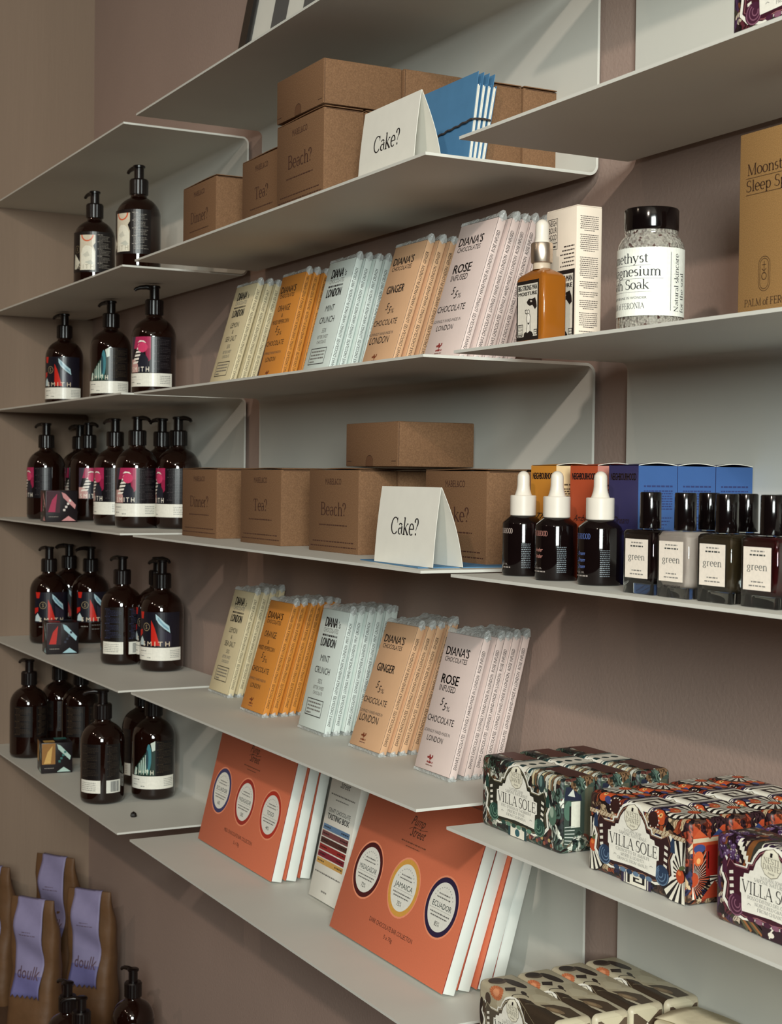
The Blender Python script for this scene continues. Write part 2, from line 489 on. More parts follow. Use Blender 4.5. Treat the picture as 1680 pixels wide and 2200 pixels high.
class Art:
    """flat print: coloured 2-D shapes in millimetres, laid on a surface by a mapping"""
    def __init__(s):
        s.items = []          # (colour, verts2d, faces)
    def poly(s, c, pts):
        tr = tessellate_polygon([[Vector((x, y, 0)) for x, y in pts]])
        s.items.append((c, list(pts), [tuple(t) for t in tr]))
        return s
    def rect(s, c, x0, y0, x1, y1):
        s.items.append((c, [(x0, y0), (x1, y0), (x1, y1), (x0, y1)], [(0, 1, 2), (0, 2, 3)]))
        return s
    def ell(s, c, cx, cy, rx, ry=None, n=28, rot=0):
        ry = rx if ry is None else ry
        ca, sa = math.cos(math.radians(rot)), math.sin(math.radians(rot))
        P = []
        for i in range(n):
            a = 2*math.pi*i/n
            x, y = rx*math.cos(a), ry*math.sin(a)
            P.append((cx+x*ca-y*sa, cy+x*sa+y*ca))
        s.items.append((c, P, [(0, i, i+1) for i in range(1, n-1)]))
        return s
    def ring(s, c, cx, cy, r0, r1, a0=0, a1=360, n=36, k=1.0):
        V = []; F = []
        for i in range(n+1):
            a = math.radians(a0+(a1-a0)*i/n)
            V += [(cx+r0*math.cos(a), cy+r0*k*math.sin(a)), (cx+r1*math.cos(a), cy+r1*k*math.sin(a))]
        for i in range(n):
            F += [(2*i, 2*i+1, 2*i+3), (2*i, 2*i+3, 2*i+2)]
        s.items.append((c, V, F))
        return s
    def line(s, c, pts, wd):
        V = []; F = []
        for i, (x, y) in enumerate(pts):
            a = pts[max(i-1, 0)]; b = pts[min(i+1, len(pts)-1)]
            dx, dy = b[0]-a[0], b[1]-a[1]
            L = math.hypot(dx, dy) or 1
            V += [(x-dy/L*wd/2, y+dx/L*wd/2), (x+dy/L*wd/2, y-dx/L*wd/2)]
        for i in range(len(pts)-1):
            F += [(2*i, 2*i+1, 2*i+3), (2*i, 2*i+3, 2*i+2)]
        s.items.append((c, V, F))
        return s
    def frame(s, c, x0, y0, x1, y1, wd):
        return s.rect(c, x0, y0, x1, y0+wd).rect(c, x0, y1-wd, x1, y1).rect(c, x0, y0+wd, x0+wd, y1-wd).rect(c, x1-wd, y0+wd, x1, y1-wd)
    def burst(s, c, cx, cy, r0, r1, n, a0=0, a1=360, clip=None):
        st = (a1-a0)/n
        for i in range(n):
            A, B = math.radians(a0+st*i), math.radians(a0+st*(i+.55))
            P = [(cx+r0*math.cos(A), cy+r0*math.sin(A)), (cx+r1*math.cos(A), cy+r1*math.sin(A)),
                 (cx+r1*math.cos(B), cy+r1*math.sin(B)), (cx+r0*math.cos(B), cy+r0*math.sin(B))]
            if clip:
                P = [(min(max(x, clip[0]), clip[2]), min(max(y, clip[1]), clip[3])) for x, y in P]
            s.items.append((c, P, [(0, 1, 2), (0, 2, 3)]))
        return s
    def text(s, c, st, x, y, h, width=None, align='c', font='sans', shear=0.0, rot=0, track=0.0, bold=0.0):
        """h = cap height (mm); width squeezes the line to that width"""
        G = SERIF if font == 'serif' else SANS
        cap = 0.7 if font == 'serif' else max(p[1] for p in SANS['H'][0])
        k = h/cap
        V = []; F = []; X = 0.0
        for ch in st:
            g = G.get(ch) or G.get(ch.upper()) or G[' ']
            o = len(V)
            V += [(X+px+shear*py, py) for px, py in g[0]]
            F += [tuple(i+o for i in t) for t in g[1]]
            X += g[2]+track
        X -= track
        kx = k if width is None else width/max(X, 1e-6)
        off = {'c': -X/2, 'l': 0, 'r': -X}[align]
        ca, sa = math.cos(math.radians(rot)), math.sin(math.radians(rot))
        P = []
        for px, py in V:
            a, b = (px+off)*kx, py*k
            P.append((x+a*ca-b*sa, y+a*sa+b*ca))
        if bold:
            n_ = len(P)
            P = [(a-bold*ca, b-bold*sa) for a, b in P]+[(a+bold*ca, b+bold*sa) for a, b in P]
            F = F+[tuple(i+n_ for i in t) for t in F]
        s.items.append((c, P, F))
        return s
    def greek(s, c, x0, x1, y, n, h, seed=1):
        """a line of print too small to read: word-length dashes"""
        rnd = random.Random(seed+int(y*37))
        x = x0
        while x < x1-0.2:
            L = min(rnd.uniform(0.8, 2.6)*n, x1-x)
            s.rect(c, x, y, x+L, y+h)
            x += L+0.5*n
        return s
    def mesh(s, name, mapping, us=None, vs=None, base=0.00015, step=0.00005, rough=0.55):
        """us/vs: break lines (mm) where the surface bends, so the print follows it"""
        mb = MB(); cols = []
        placed = []           # each shape lies just above the highest earlier shape it overlaps
        for c, V, F in s.items:
            if not V:
                continue
            if c not in cols:
                cols.append(c)
            mi = cols.index(c)
            x0, x1 = min(p[0] for p in V), max(p[0] for p in V)
            y0, y1 = min(p[1] for p in V), max(p[1] for p in V)
            li = 0
            for q in placed:
                if q[4] >= li and q[0] < x1 and q[1] > x0 and q[2] < y1 and q[3] > y0:
                    li = q[4]+1
            placed.append((x0, x1, y0, y1, li))
            h = base+step*li
            if us or vs:
                big = max(p[0] for p in V)-min(p[0] for p in V) if V else 0
                bigv = max(p[1] for p in V)-min(p[1] for p in V) if V else 0
                tri = [[V[i] for i in t] for t in F]
                if us and big > (us[1]-us[0])*0.6:
                    tri = slice_polys(tri, us, 0)
                if vs:
                    tri = slice_polys(tri, vs, 1)
                for t in tri:
                    mb.add([mapping(x, y, h) for x, y in t], [tuple(range(len(t)))], mi)
            else:
                mb.add([mapping(x, y, h) for x, y in V], F, mi)
        return mb.mesh(name, [ink(c, rough) if isinstance(c, tuple) else MATS[c] for c in cols])

def clip_half(P, ax, val, keep_low):
    out = []
    for i in range(len(P)):
        a, b = P[i], P[(i+1) % len(P)]
        ia = a[ax] <= val if keep_low else a[ax] >= val
        ib = b[ax] <= val if keep_low else b[ax] >= val
        if ia:
            out.append(a)
        if ia != ib:
            t = (val-a[ax])/(b[ax]-a[ax])
            out.append((a[0]+(b[0]-a[0])*t, a[1]+(b[1]-a[1])*t))
    return out

def slice_polys(polys, cuts, ax):
    res = []
    for P in polys:
        lo, hi = min(p[ax] for p in P), max(p[ax] for p in P)
        cur = P
        for cval in cuts:
            if cval <= lo+1e-6 or cval >= hi-1e-6:
                continue
            a = clip_half(cur, ax, cval, True)
            if len(a) > 2:
                res.append(a)
            cur = clip_half(cur, ax, cval, False)
            if len(cur) < 3:
                break
        if len(cur) > 2:
            res.append(cur)
    return res

def on_front(W=None):
    return lambda x, y, h: (x/1000, -h, y/1000)
def on_right(W):
    return lambda x, y, h: (W+h, x/1000, y/1000)
def on_cyl(R, phi0):
    """x mm along the circumference measured from phi0, counter-clockwise"""
    return lambda x, y, h: ((R+h)*math.cos(phi0+x/1000/R), (R+h)*math.sin(phi0+x/1000/R), y/1000)

# ------------------------------------------------------------------ the room
XL, WALLY = -0.9318, 0.005
CEIL, FLOOR = 1.75, -1.45
def slab(name, x0, x1, y0, y1, z0, z1, m):
    return struct(link(name, MB().box(x0, x1, y0, y1, z0, z1).mesh(name, m)))
slab('wall_back', XL-0.1, 4.6, WALLY, WALLY+0.1, FLOOR, CEIL, M_WALL)
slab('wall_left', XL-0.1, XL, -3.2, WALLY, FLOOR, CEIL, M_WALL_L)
slab('floor', XL-0.1, 4.6, -3.6, WALLY+0.1, FLOOR-0.06, FLOOR, M_FLOOR)
slab('ceiling', XL-0.1, 4.6, -3.6, WALLY+0.1, CEIL, CEIL+0.06, M_CEIL)

# ------------------------------------------------------------------ folded metal shelf units (shelf, back panel and shelf in one bent sheet)
SW, SG, SD, ST = 0.9119, 0.0628, 0.212, 0.003
ZS = dict(A1=.6450, A2=.4221, A3=.2217, A4=-.0001, A5=-.2497, A6=-.4758,
          B1=.6450, B2=.4225, B3=.2192, B4=.0000, B5=-.2436, B6=-.4725,
          C1=.6450, C2=.4251, C3=.2187, C4=.0004, C5=-.2483, C6=-.4739)
def top(k):
    return ZS[k]+ST/2

def sheet(pts, x0, x1, t):
    """bent sheet: centre line in (y, z), thickness t, from x0 to x1"""
    mb = MB(); n = len(pts); A = []; Bq = []
    for i, (y, z) in enumerate(pts):
        a = pts[max(i-1, 0)]; b = pts[min(i+1, n-1)]
        dy, dz = b[0]-a[0], b[1]-a[1]
        L = math.hypot(dy, dz)
        A.append((y-dz/L*t/2, z+dy/L*t/2)); Bq.append((y+dz/L*t/2, z-dy/L*t/2))
    loop = A+Bq[::-1]
    N = len(loop)
    vs = [(x, y, z) for x in (x0, x1) for y, z in loop]
    fs = [(i, i+N, (i+1) % N+N, (i+1) % N) for i in range(N)]
    for i in range(n-1):
        q = (i, i+1, N-2-i, N-1-i)
        fs.append(q); fs.append(tuple(k+N for k in reversed(q)))
    mb.add(vs, fs)
    return mb

def shelf_unit(x0, x1, zt, zb, label):
    t = thing('shelf_unit', label, 'shelf', ((x0+x1)/2, 0, zb), group='folded metal wall shelves')
    W = (x1-x0)/2; rb = 0.010; yb = -ST/2; h = zt-zb
    tp = [(-SD, h), (yb-rb, h)]+[(yb-rb+rb*math.sin(math.radians(a)), h-rb+rb*math.cos(math.radians(a))) for a in range(10, 91, 10)]
    bt = [(yb-rb+rb*math.cos(math.radians(a)), rb-rb*math.sin(math.radians(a))) for a in range(0, 91, 10)]+[(-SD, 0)]
    pn = [(yb, h-rb), (yb, rb)]
    for nm, p in (('shelf', tp), ('back_panel', pn), ('shelf', bt)):
        me = sheet(p, -W, W, ST).mesh(nm, M_METAL)
        shade(me, 35)
        link(nm, me, t)
    # standoff strips that carry the panel clear of the wall
    for zz in (0.05, h-0.05):
        link('wall_bracket', MB().box(-W*0.8, W*0.8, 0, WALLY, zz-0.012, zz+0.012).mesh('wall_bracket', M_METAL), t)
    return t

AX, BX, CX = (XL+0.001, -SG), (0, SW), (SW+SG, 2*SW+SG)
LABS = {'A1': 'upper grey metal shelf unit in the corner, with two cream label bottles',
        'A3': 'middle grey metal shelf unit in the corner, between two bottle rows',
        'A5': 'lower grey metal shelf unit in the corner, with a tiny cap',
        'B1': 'upper grey metal shelf unit in middle column, with kraft boxes and envelopes',
        'B3': 'middle grey metal shelf unit carrying chocolate bars over kraft boxes',
        'B5': 'lower grey metal shelf unit carrying chocolate bars over orange boxes',
        'C1': 'upper grey metal shelf unit at right, under the topmost soap',
        'C3': 'middle grey metal shelf unit at right, salt jar above nail polish',
        'C5': 'lower grey metal shelf unit at right, full of wrapped soaps'}
for c, (x0, x1), offs in (('A', AX, (.0019, .0007, -.0022)), ('B', BX, (.0004, .0010, -.0022)), ('C', CX, (.0043, -.0009, -.0030))):
    for i, (a, b) in enumerate((('1', '2'), ('3', '4'), ('5', '6'))):
        o = offs[i]
        xa, xb = (x0, x1+o) if c == 'A' else (x0+o, x1+o)
        shelf_unit(xa, xb, ZS[c+a], ZS[c+b], LABS[c+a])

# counter below the shelves at the far end
t = thing('counter', 'taupe counter under the shelves carrying kraft bags and pump bottles', 'counter', (-0.2, 0, FLOOR))
ch = -0.985-FLOOR
link('counter_top', bbox_mesh('counter_top', 1.44, 0.42, 0.03, 0.003, mat('counter_top_stain', (92, 70, 54), 0.5), off=(-0.729, -0.416, ch-0.03)), t)
link('carcass', bbox_mesh('carcass', 1.42, 0.38, ch-0.031, 0.002, mat('counter_paint', (110, 96, 86), 0.6), off=(-0.72, -0.38, 0)), t)
for k in range(3):
    d = link('door', bbox_mesh('door', 0.46, 0.018, ch-0.09, 0.002, mat('counter_paint', (110, 96, 86), 0.6), off=(-0.715+k*0.473, -0.399, 0.05)), t)
    link('handle', bbox_mesh('handle', 0.012, 0.02, 0.12, 0.003, M_BLACKP, off=(-0.715+k*0.473+0.42, -0.419, 0.2)), d)

# ------------------------------------------------------------------ pump bottles
BR = 0.038
prof_body = ([(0.030, 0.0), (0.034, 0.0008), (0.0368, 0.004), (0.038, 0.010), (0.038, 0.104)] +
             [(0.038*math.cos(a)**0.9 if a < 1.2 else 0.0, 0.104+0.036*math.sin(a)) for a in (0.2, 0.4, 0.6, 0.78, 0.94, 1.08)] +
             [(0.0145, 0.1385), (0.0135, 0.1415), (0.0135, 0.1465)])
prof_collar = [(0.0150, 0.1435), (0.0158, 0.1440), (0.0158, 0.1600), (0.0158, 0.1675), (0.0140, 0.1700), (0.0088, 0.1702)]
prof_stem = [(0.0082, 0.169), (0.0082, 0.1888), (0.0102, 0.1896), (0.0104, 0.1925), (0.0088, 0.1938), (0.002, 0.1940)]
ME_BODY = lathe(prof_body, 40).mesh('bottle_body', M_AMBER); shade(ME_BODY, 50)
ME_COLLAR = lathe(prof_collar, 48, flute=(1, 3, 0.965)).mesh('pump_collar', M_BLACKP); shade(ME_COLLAR, 25)
ME_STEM = lathe(prof_stem, 24).mesh('pump_head', M_BLACKP); shade(ME_STEM, 40)
_sp = MB()
tube(_sp, [(0.004, 0, 0.1900), (0.014, 0, 0.1912), (0.024, 0, 0.1902), (0.031, 0, 0.1878), (0.0335, 0, 0.1850)], [0.0046, 0.0042, 0.0036, 0.0031, 0.0027], 10)
ME_SPOUT = _sp.mesh('nozzle', M_BLACKP); shade(ME_SPOUT, 50)

CREAM = (226, 219, 200); DK = (18, 14, 18); GREYT = (92, 88, 86)
def smith_word(a, c, x0, y, h, wd):
    a.text(c, 'SMITH', x0, y, h, width=wd, align='l', track=0.28)

def back_text(a, x0, x1, y0, y1, c, seed):
    yy = y1-2
    k = 0
    rnd = random.Random(seed)
    while yy > y0+2:
        if k % 5 == 0:
            a.greek(c, x0, x0+(x1-x0)*0.35, yy, 2.2, 1.1, seed+k)
        else:
            a.greek(c, x0+3, x1-rnd.uniform(0, 8), yy, 1.6, 0.6, seed+k)
        yy -= 2.6
        k += 1

def band(a, x0, x1, seed, big=None):
    a.rect((232, 228, 216), x0, 20, x1, 42.5)
    g = (108, 108, 106)
    if big:
        a.text((40, 40, 42), big, x0+8, 33, 4.0, width=18, align='l')
    a.greek(g, x0+8, x0+24, 35.5, 2.0, 1.4, seed)
    a.rect((170, 168, 160), x0+8, 31.5, x0+34, 31.8)
    a.greek(g, x0+8, x0+19, 26.5, 2.0, 1.3, seed+3)
    a.greek(g, x0+26, x0+34, 24, 2.0, 1.2, seed+5)
    for k in range(5):
        a.greek(g, x1-24, x1-4, 37-k*3.0, 1.6, 0.9, seed+9+k)

def art_rose(white=True):
    a = Art()
    a.rect(DK, -36, 43, 44, 104)
    a.rect((170, 42, 84), -34, 84, 6, 104)
    a.poly((150, 34, 70), [(-4, 84), (6, 84), (6, 66), (2, 62), (-2, 68)])
    a.poly((58, 50, 62), [(-36, 104), (-24, 104), (-34, 66), (-36, 60)])
    a.poly((196, 150, 144), [(-36, 44), (-17, 44), (-16, 54), (-26, 66), (-36, 66)])
    for k in range(6):
        y = 58+k*6
        xo = -32+k*2.6
        a.poly((236, 226, 214), [(xo, y), (xo+13-k*0.3, y+1.2), (xo+15-k*0.4, y+4.6), (xo+2.2, y+3.8)])
    a.ell((206, 64, 104), -9, 86, 9.5, 8.5)
    a.poly((236, 226, 214), [(-19, 94), (-14, 98), (-6, 97), (-2, 93), (-10, 95.5)])
    a.poly((34, 34, 44), [(-18, 44), (2, 44), (2, 66), (-2, 72), (-10, 78), (-15, 70), (-18, 58)])
    smith_word(a, (240, 232, 216), -34, 45, 8.0, 38)
    back_text(a, 10, 42, 45, 103, (66, 60, 62), 3)
    if white:
        band(a, -46, 46, 11)
    return a

def art_red(white=True):
    a = Art()
    a.rect((22, 20, 30), -40, 43, 42, 104)
    a.poly((196, 38, 26), [(-12, 46), (4, 46), (-6, 78), (-12, 90)])
    a.poly((196, 38, 26), [(-38, 104), (-28, 104), (-30, 92), (-36, 92)])
    a.poly((186, 34, 26), [(-40, 60), (-32, 66), (-32, 74), (-40, 72)])
    a.poly((176, 206, 214), [(-4, 101), (2, 96), (12, 86), (20, 80), (22, 68), (12, 75), (2, 84), (-3, 92)])
    a.poly((120, 160, 176), [(0, 96), (10, 84), (19, 76), (20, 72), (9, 80), (0, 90)])
    a.poly((190, 206, 208), [(-39, 46), (-24, 46), (-28, 54), (-33, 62), (-38, 56)])
    a.ring((150, 132, 100), -22, 78, 6.2, 7.2)
    a.text((150, 132, 100), 'S', -22, 74.5, 7, width=4.5)
    a.poly((44, 40, 54), [(4, 46), (24, 46), (24, 66), (10, 72), (2, 78)])
    smith_word(a, (216, 196, 170), -30, 45, 8.0, 52)
    if white:
        band(a, -46, 46, 21)
    else:
        a.greek((150, 146, 140), -30, -16, 34, 2.0, 1.6, 5)
        a.greek((120, 116, 112), -8, 12, 37, 2.0, 1.2, 6)
        a.greek((120, 116, 112), -8, 8, 29, 2.0, 1.2, 7)
    return a

def art_teal():
    a = Art()
    a.rect((20, 16, 16), 4, 43, 44, 104)
    a.poly((30, 52, 44), [(-36, 43), (6, 43), (6, 100), (-2, 92), (-12, 82), (-26, 64), (-36, 52)])
    a.poly((196, 214, 200), [(-36, 44), (-30, 44), (-28, 56), (-32, 58)])
    for k in range(5):
        x = -25+k*4.2
        a.poly((186, 204, 190), [(x, 48), (x+2.4, 48), (x+2.8, 66+k*5), (x+0.8, 64+k*5)])
        a.poly((46, 104, 92), [(x+2.4, 46), (x+4, 46), (x+4, 60+k*3), (x+2.8, 62+k*3)])
    a.poly((206, 216, 204), [(-2, 100), (6, 104), (6, 88), (1, 86)])
    a.ell((62, 122, 132), -5, 76, 4.4, 23)
    a.ell((42, 66, 74), -8, 72, 2.4, 17)
    smith_word(a, (230, 226, 206), -32, 45, 8.0, 36)
    back_text(a, 9, 42, 45, 103, (70, 58, 44), 8)
    band(a, -46, 46, 31)
    return a

def art_cream():
    a = Art()
    a.rect((20, 14, 14), -44, 40, 46, 114)
    a.poly((206, 194, 172), [(-20, 108), (10, 108), (10, 94), (6, 88), (10, 78), (10, 44), (-20, 44)])
    a.ring((206, 92, 52), -5, 108, 9.5, 12, 180, 360, 24)
    a.poly((228, 222, 204), [(-17, 44), (8, 44), (9, 60), (9, 74), (5, 84), (-1, 88), (-8, 89), (-14, 84), (-17, 74)])
    a.poly((196, 196, 182), [(-10, 58), (2, 62), (8, 56), (2, 53)])
    a.poly((204, 200, 184), [(-14, 72), (-4, 78), (0, 70), (-8, 67)])
    a.poly((204, 198, 180), [(-36, 46), (-28, 46), (-20, 58), (-28, 68), (-34, 74)])
    a.ring((104, 90, 66), -27, 82, 6, 6.8)
    a.text((104, 90, 66), 'S', -27, 78.8, 6.4, width=4.2)
    smith_word(a, (178, 170, 150), -32, 46, 8.0, 40)
    back_text(a, 14, 42, 44, 110, (150, 142, 132), 17)
    return a

def art_back(c=(62, 52, 42), white=True):
    a = Art()
    a.rect((24, 19, 18), -36, 43, 4, 104)
    a.rect((24, 19, 18), 12, 43, 40, 104)
    back_text(a, -33, 2, 44, 102, c, 41)
    back_text(a, 15, 38, 44, 102, c, 47)
    if white:
        a.rect((228, 224, 212), -38, 20, 4, 42)
        a.rect((222, 220, 210), 14, 20, 42, 42)
        for k in range(5):
            a.greek((120, 118, 112), -34, -4, 37-k*3.2, 2.0, 0.9, 60+k)
        x = 22
        rnd = random.Random(5)
        while x < 38:
            wd = rnd.choice((0.4, 0.8, 1.2))
            a.rect((70, 74, 80), x, 22, x+wd, 40)
            x += wd+rnd.choice((0.5, 0.8))
    return a

US = [x*4.0 for x in range(-15, 16)]
ART = {}
for nm, a in (('rose', art_rose()), ('rose_dark', art_rose(False)), ('red', art_red()), ('red_dark', art_red(False)), ('teal', art_teal()),
              ('cream', art_cream()), ('back', art_back()), ('back_dark', art_back((76, 60, 44), False)), ('back_blue', art_back((58, 62, 92)))):
    ART[nm] = a.mesh('label', on_cyl(BR, 0.0), us=US, rough=0.32)

def pump_bottle(x, y, zk, art, phi, spout, label, z=None, group='dark amber pump bottles'):
    t = thing('pump_bottle', label, 'bottle', (x, y, top(zk) if z is None else z), group=group)
    link('body', ME_BODY, t)
    link('pump_collar', ME_COLLAR, t)
    h = link('pump_head', ME_STEM, t)
    link('nozzle', ME_SPOUT, h, rot=(0, 0, math.radians(spout)))
    link('label', ART[art], t, rot=(0, 0, math.radians(phi)))
    return t

# phi: direction the label middle faces; camera lies near -20 degrees
B = [
 # second shelf of the corner column
 (-.5088, -.1207, 'A2', 'cream', -30, 195, 'left of the two bottles with cream and orange labels, top corner shelf'),
 (-.2369, -.1270, 'A2', 'cream', -56, 195, 'right of the two cream and orange label bottles, nearest the Dinner box'),
 (-.7849, -.0976, 'A3', 'red', -28, 205, 'pump bottle with red triangle label standing alone at left of third corner shelf'),
 (-.5059, -.0889, 'A3', 'teal', -30, 205, 'pump bottle with teal and white label, middle of third corner shelf'),
 (-.2424, -.0961, 'A3', 'rose', -36, 250, 'pump bottle with magenta striped label beside the lemon chocolate, third corner shelf'),
 (-.7900, -.1320, 'A4', 'rose_dark', -64, 205, 'leftmost magenta label pump bottle on the crowded fourth shelf, nozzle pointing left'),
 (-.8500, -.0450, 'A4', 'rose_dark', -20, 205, 'pump bottle half hidden at the back left of the fourth shelf'),
 (-.7000, -.0720, 'A4', 'rose_dark', 10, 15, 'pump bottle behind the small magenta carton on the fourth shelf'),
 (-.4250, -.1050, 'A4', 'rose', -58, 200, 'magenta label pump bottle just left of the fourth shelf front bottle'),
 (-.3000, -.1050, 'A4', 'rose', -30, 20, 'front magenta label pump bottle on the fourth shelf, fully visible'),
 (-.3500, -.0400, 'A4', 'rose', -60, 200, 'rear pump bottle behind the Dinner box on fourth shelf, nozzle left'),
 (-.2500, -.0480, 'A4', 'rose', -64, 20, 'pump bottle partly hidden by the lower Dinner box, nozzle right'),
 (-.7850, -.1260, 'A5', 'red_dark', 0, 200, 'leftmost red triangle bottle on the fifth shelf with black lower label'),
 (-.8850, -.0560, 'A5', 'red_dark', -10, 220, 'rear pump bottle peeping between two red label bottles, fifth shelf'),
 (-.7650, -.0460, 'A5', 'red_dark', 0, 280, 'red label pump bottle behind the small dark carton, fifth shelf'),
 (-.4060, -.0960, 'A5', 'back_blue', -20, 200, 'pump bottle turned to show its blue printed back label, fifth shelf'),
 (-.2900, -.0610, 'A5', 'red', -30, 205, 'red triangle pump bottle with white band, rightmost front on the fifth shelf'),
 (-.3660, -.0430, 'A5', 'red', -40, 20, 'pump bottle almost hidden behind the rightmost one, fifth shelf'),
 (-.7780, -.1670, 'A6', 'back_dark', -10, 200, 'leftmost dark back label pump bottle on the sixth, lowest corner shelf'),
 (-.8300, -.0900, 'A6', 'back_dark', -40, 220, 'rear pump bottle second from left on the lowest corner shelf'),
 (-.7400, -.0720, 'A6', 'back_dark', -10, 280, 'pump bottle behind the small gold and green carton, lowest corner shelf'),
 (-.3080, -.1610, 'A6', 'back', -28, 250, 'front pump bottle with barcode label on the lowest corner shelf'),
 (-.4250, -.0480, 'A6', 'back', -60, 200, 'pump bottle hidden behind the teal label one, lowest corner shelf'),
 (-.3050, -.0690, 'A6', 'teal', -24, 200, 'pump bottle with green and teal label at right end of lowest corner shelf'),
]
for x, y, zk, art, phi, sp, lab in B:
    pump_bottle(x, min(y, -BR-0.004), zk, art, phi, sp, lab if 'bottle' in lab else lab+' pump bottle')
CT = -0.985
pump_bottle(-.350, -.088, None, 'back_dark', 60, 200, 'pump bottle standing alone on the counter near the frame bottom', z=CT)
pump_bottle(-.330, -.213, None, 'back_dark', 60, 195, 'pump bottle in front of the kraft bags on the counter, nozzle left', z=CT)
pump_bottle(-.245, -.214, None, 'back_dark', 60, 250, 'shorter looking pump bottle at bottom edge, right of the bag bottles', z=CT)

# ------------------------------------------------------------------ small printed cartons among the bottles
def small_carton(x, y, z, s, rotz, pal, label):
    t = thing('carton', label, 'box', (x, y, z), (0, 0, math.radians(rotz)), 'small printed cartons beside the pump bottles')
    link('body', bbox_mesh('body', s, s, s, 0.0008, mat('carton_dark', (24, 16, 20), 0.35)), t)
    S = s*1000
    def face(a, seed):
        a.rect(pal[0], 1, S*.3, S*.45, S-1)
        a.poly(pal[1], [(S*.08, S*.32), (S*.3, S*.32), (S*.36, S*.9), (S*.2, S*.7)])
        a.poly(pal[2], [(S*.5, S*.95), (S*.62, S*.9), (S*.95, S*.55), (S*.92, S*.42), (S*.55, S*.78)])
        for k in range(4):
            a.rect(pal[3], S*(.55+.06*k), S*(.35+.1*k), S*(.62+.06*k), S*(.42+.1*k))
        a.poly(pal[2], [(S*.5, S*.04), (S*.95, S*.04), (S*.72, S*.2)])
        a.greek((150, 140, 130), S*.1, S*.4, S*.16, 1.6, 1.2, seed)
        return a
    link('print', face(Art(), 3).mesh('print', on_front(), rough=0.4), t)
    link('print', face(Art(), 4).mesh('print', on_right(s), rough=0.4), t)
    tp = Art().rect(pal[3], 2, S*.5, S*.4, S*.9).rect(pal[1], S*.5, S*.1, S*.9, S*.45)
    link('print', tp.mesh('print', lambda u, v, h: (u/1000, v/1000, s+h), rough=0.4), t)

small_carton(-.660, -.178, top('A4'), .060, -6, ((60, 16, 30), (170, 44, 80), (206, 140, 140), (226, 214, 206)), 'small magenta and white geometric carton in front of bottles, fourth shelf')
small_carton(-.640, -.178, top('A5'), .060, -8, ((40, 14, 22), (190, 38, 28), (160, 196, 204), (36, 40, 58)), 'small black, red and pale blue carton in front of bottles, fifth shelf')
small_carton(-.640, -.186, top('A6'), .058, -8, ((150, 104, 50), (206, 164, 92), (176, 200, 190), (52, 110, 104)), 'small gold and sea green carton in front of bottles, lowest corner shelf')
# tiny dropped cap
t = tag(link('plastic_cap', lathe([(0.0050, 0), (0.0056, 0.002), (0.0046, 0.006), (0.0016, 0.0085), (0.0008, 0.009)], 6).mesh('plastic_cap', M_BLACKP), None,
        (-.1640, -.1520, top('A6'))), 'tiny black pointed cap lying near the corner of the lowest shelf', 'cap')

# ------------------------------------------------------------------ kraft card boxes
KW, KD, KH = 0.135, 0.052, 0.104
INKB = (66, 36, 24)
def kraft_art(word):
    W = KW*1000; c = W/2
    wd = {'Dinner?': 72, 'Tea?': 46, 'Beach?': 70, 'Cake?': 62}[word]
    parts = [('brand_lettering', Art().text(INKB, 'MABEL&CO', c, 84, 7.5, width=44, track=0.03)),
             ('word_lettering', Art().text(INKB, word, c, 46, 15.5, width=wd, font='serif')),
             ('tagline', Art().greek(INKB, c-38, c+38, 33, 2.6, 1.5, 1)),
             ('small_print', Art().greek(INKB, c-56, c+56, 12.5, 2.8, 1.4, 2).greek(INKB, c-62, c+62, 6.5, 2.8, 1.4, 3))]
    return [(nm, a.mesh(nm, on_front(), rough=0.7)) for nm, a in parts]
KART = {k: kraft_art(k) for k in ('Dinner?', 'Tea?', 'Beach?', 'Cake?')}
ME_KB = bbox_mesh('box_body', KW, KD, KH-0.002, 0.0009, M_KRAFT)
_lid = MB()
n = 10
for i in range(n+1):
    u = i/n
    zz = KH-0.0016+0.0022*math.sin(u*math.pi*0.9)*u
    for y in (0.0006, KD-0.0006):
        for dz in (0, 0.0009):
            _lid.v.append((u*(KW+0.0012), y+(0.001*math.sin(u*5) if y > 0.01 else 0), zz+dz))
for i in range(n):
    a = i*4
    for q in ((0, 4, 6, 2), (1, 3, 7, 5), (0, 1, 5, 4), (2, 6, 7, 3)):
        _lid.f.append(tuple(a+k for k in q)); _lid.m.append(0)
_lid.f += [(0, 2, 3, 1), (n*4, n*4+1, n*4+3, n*4+2)]; _lid.m += [0, 0]
ME_LID = _lid.mesh('lid', M_KRAFT)
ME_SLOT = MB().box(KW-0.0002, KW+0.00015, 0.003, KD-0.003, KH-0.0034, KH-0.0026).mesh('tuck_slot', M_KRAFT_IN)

def kraft_box(x, y, z, rot, word, label):
    t = thing('card_box', label, 'box', (x, y, z), (0, 0, math.radians(rot)), 'kraft card boxes')
    link('box_body', ME_KB, t)
    link('lid', ME_LID, t)
    link('tuck_slot', ME_SLOT, t)
    if word:
        for nm, me in KART[word]:
            link(nm, me, t)
    return t
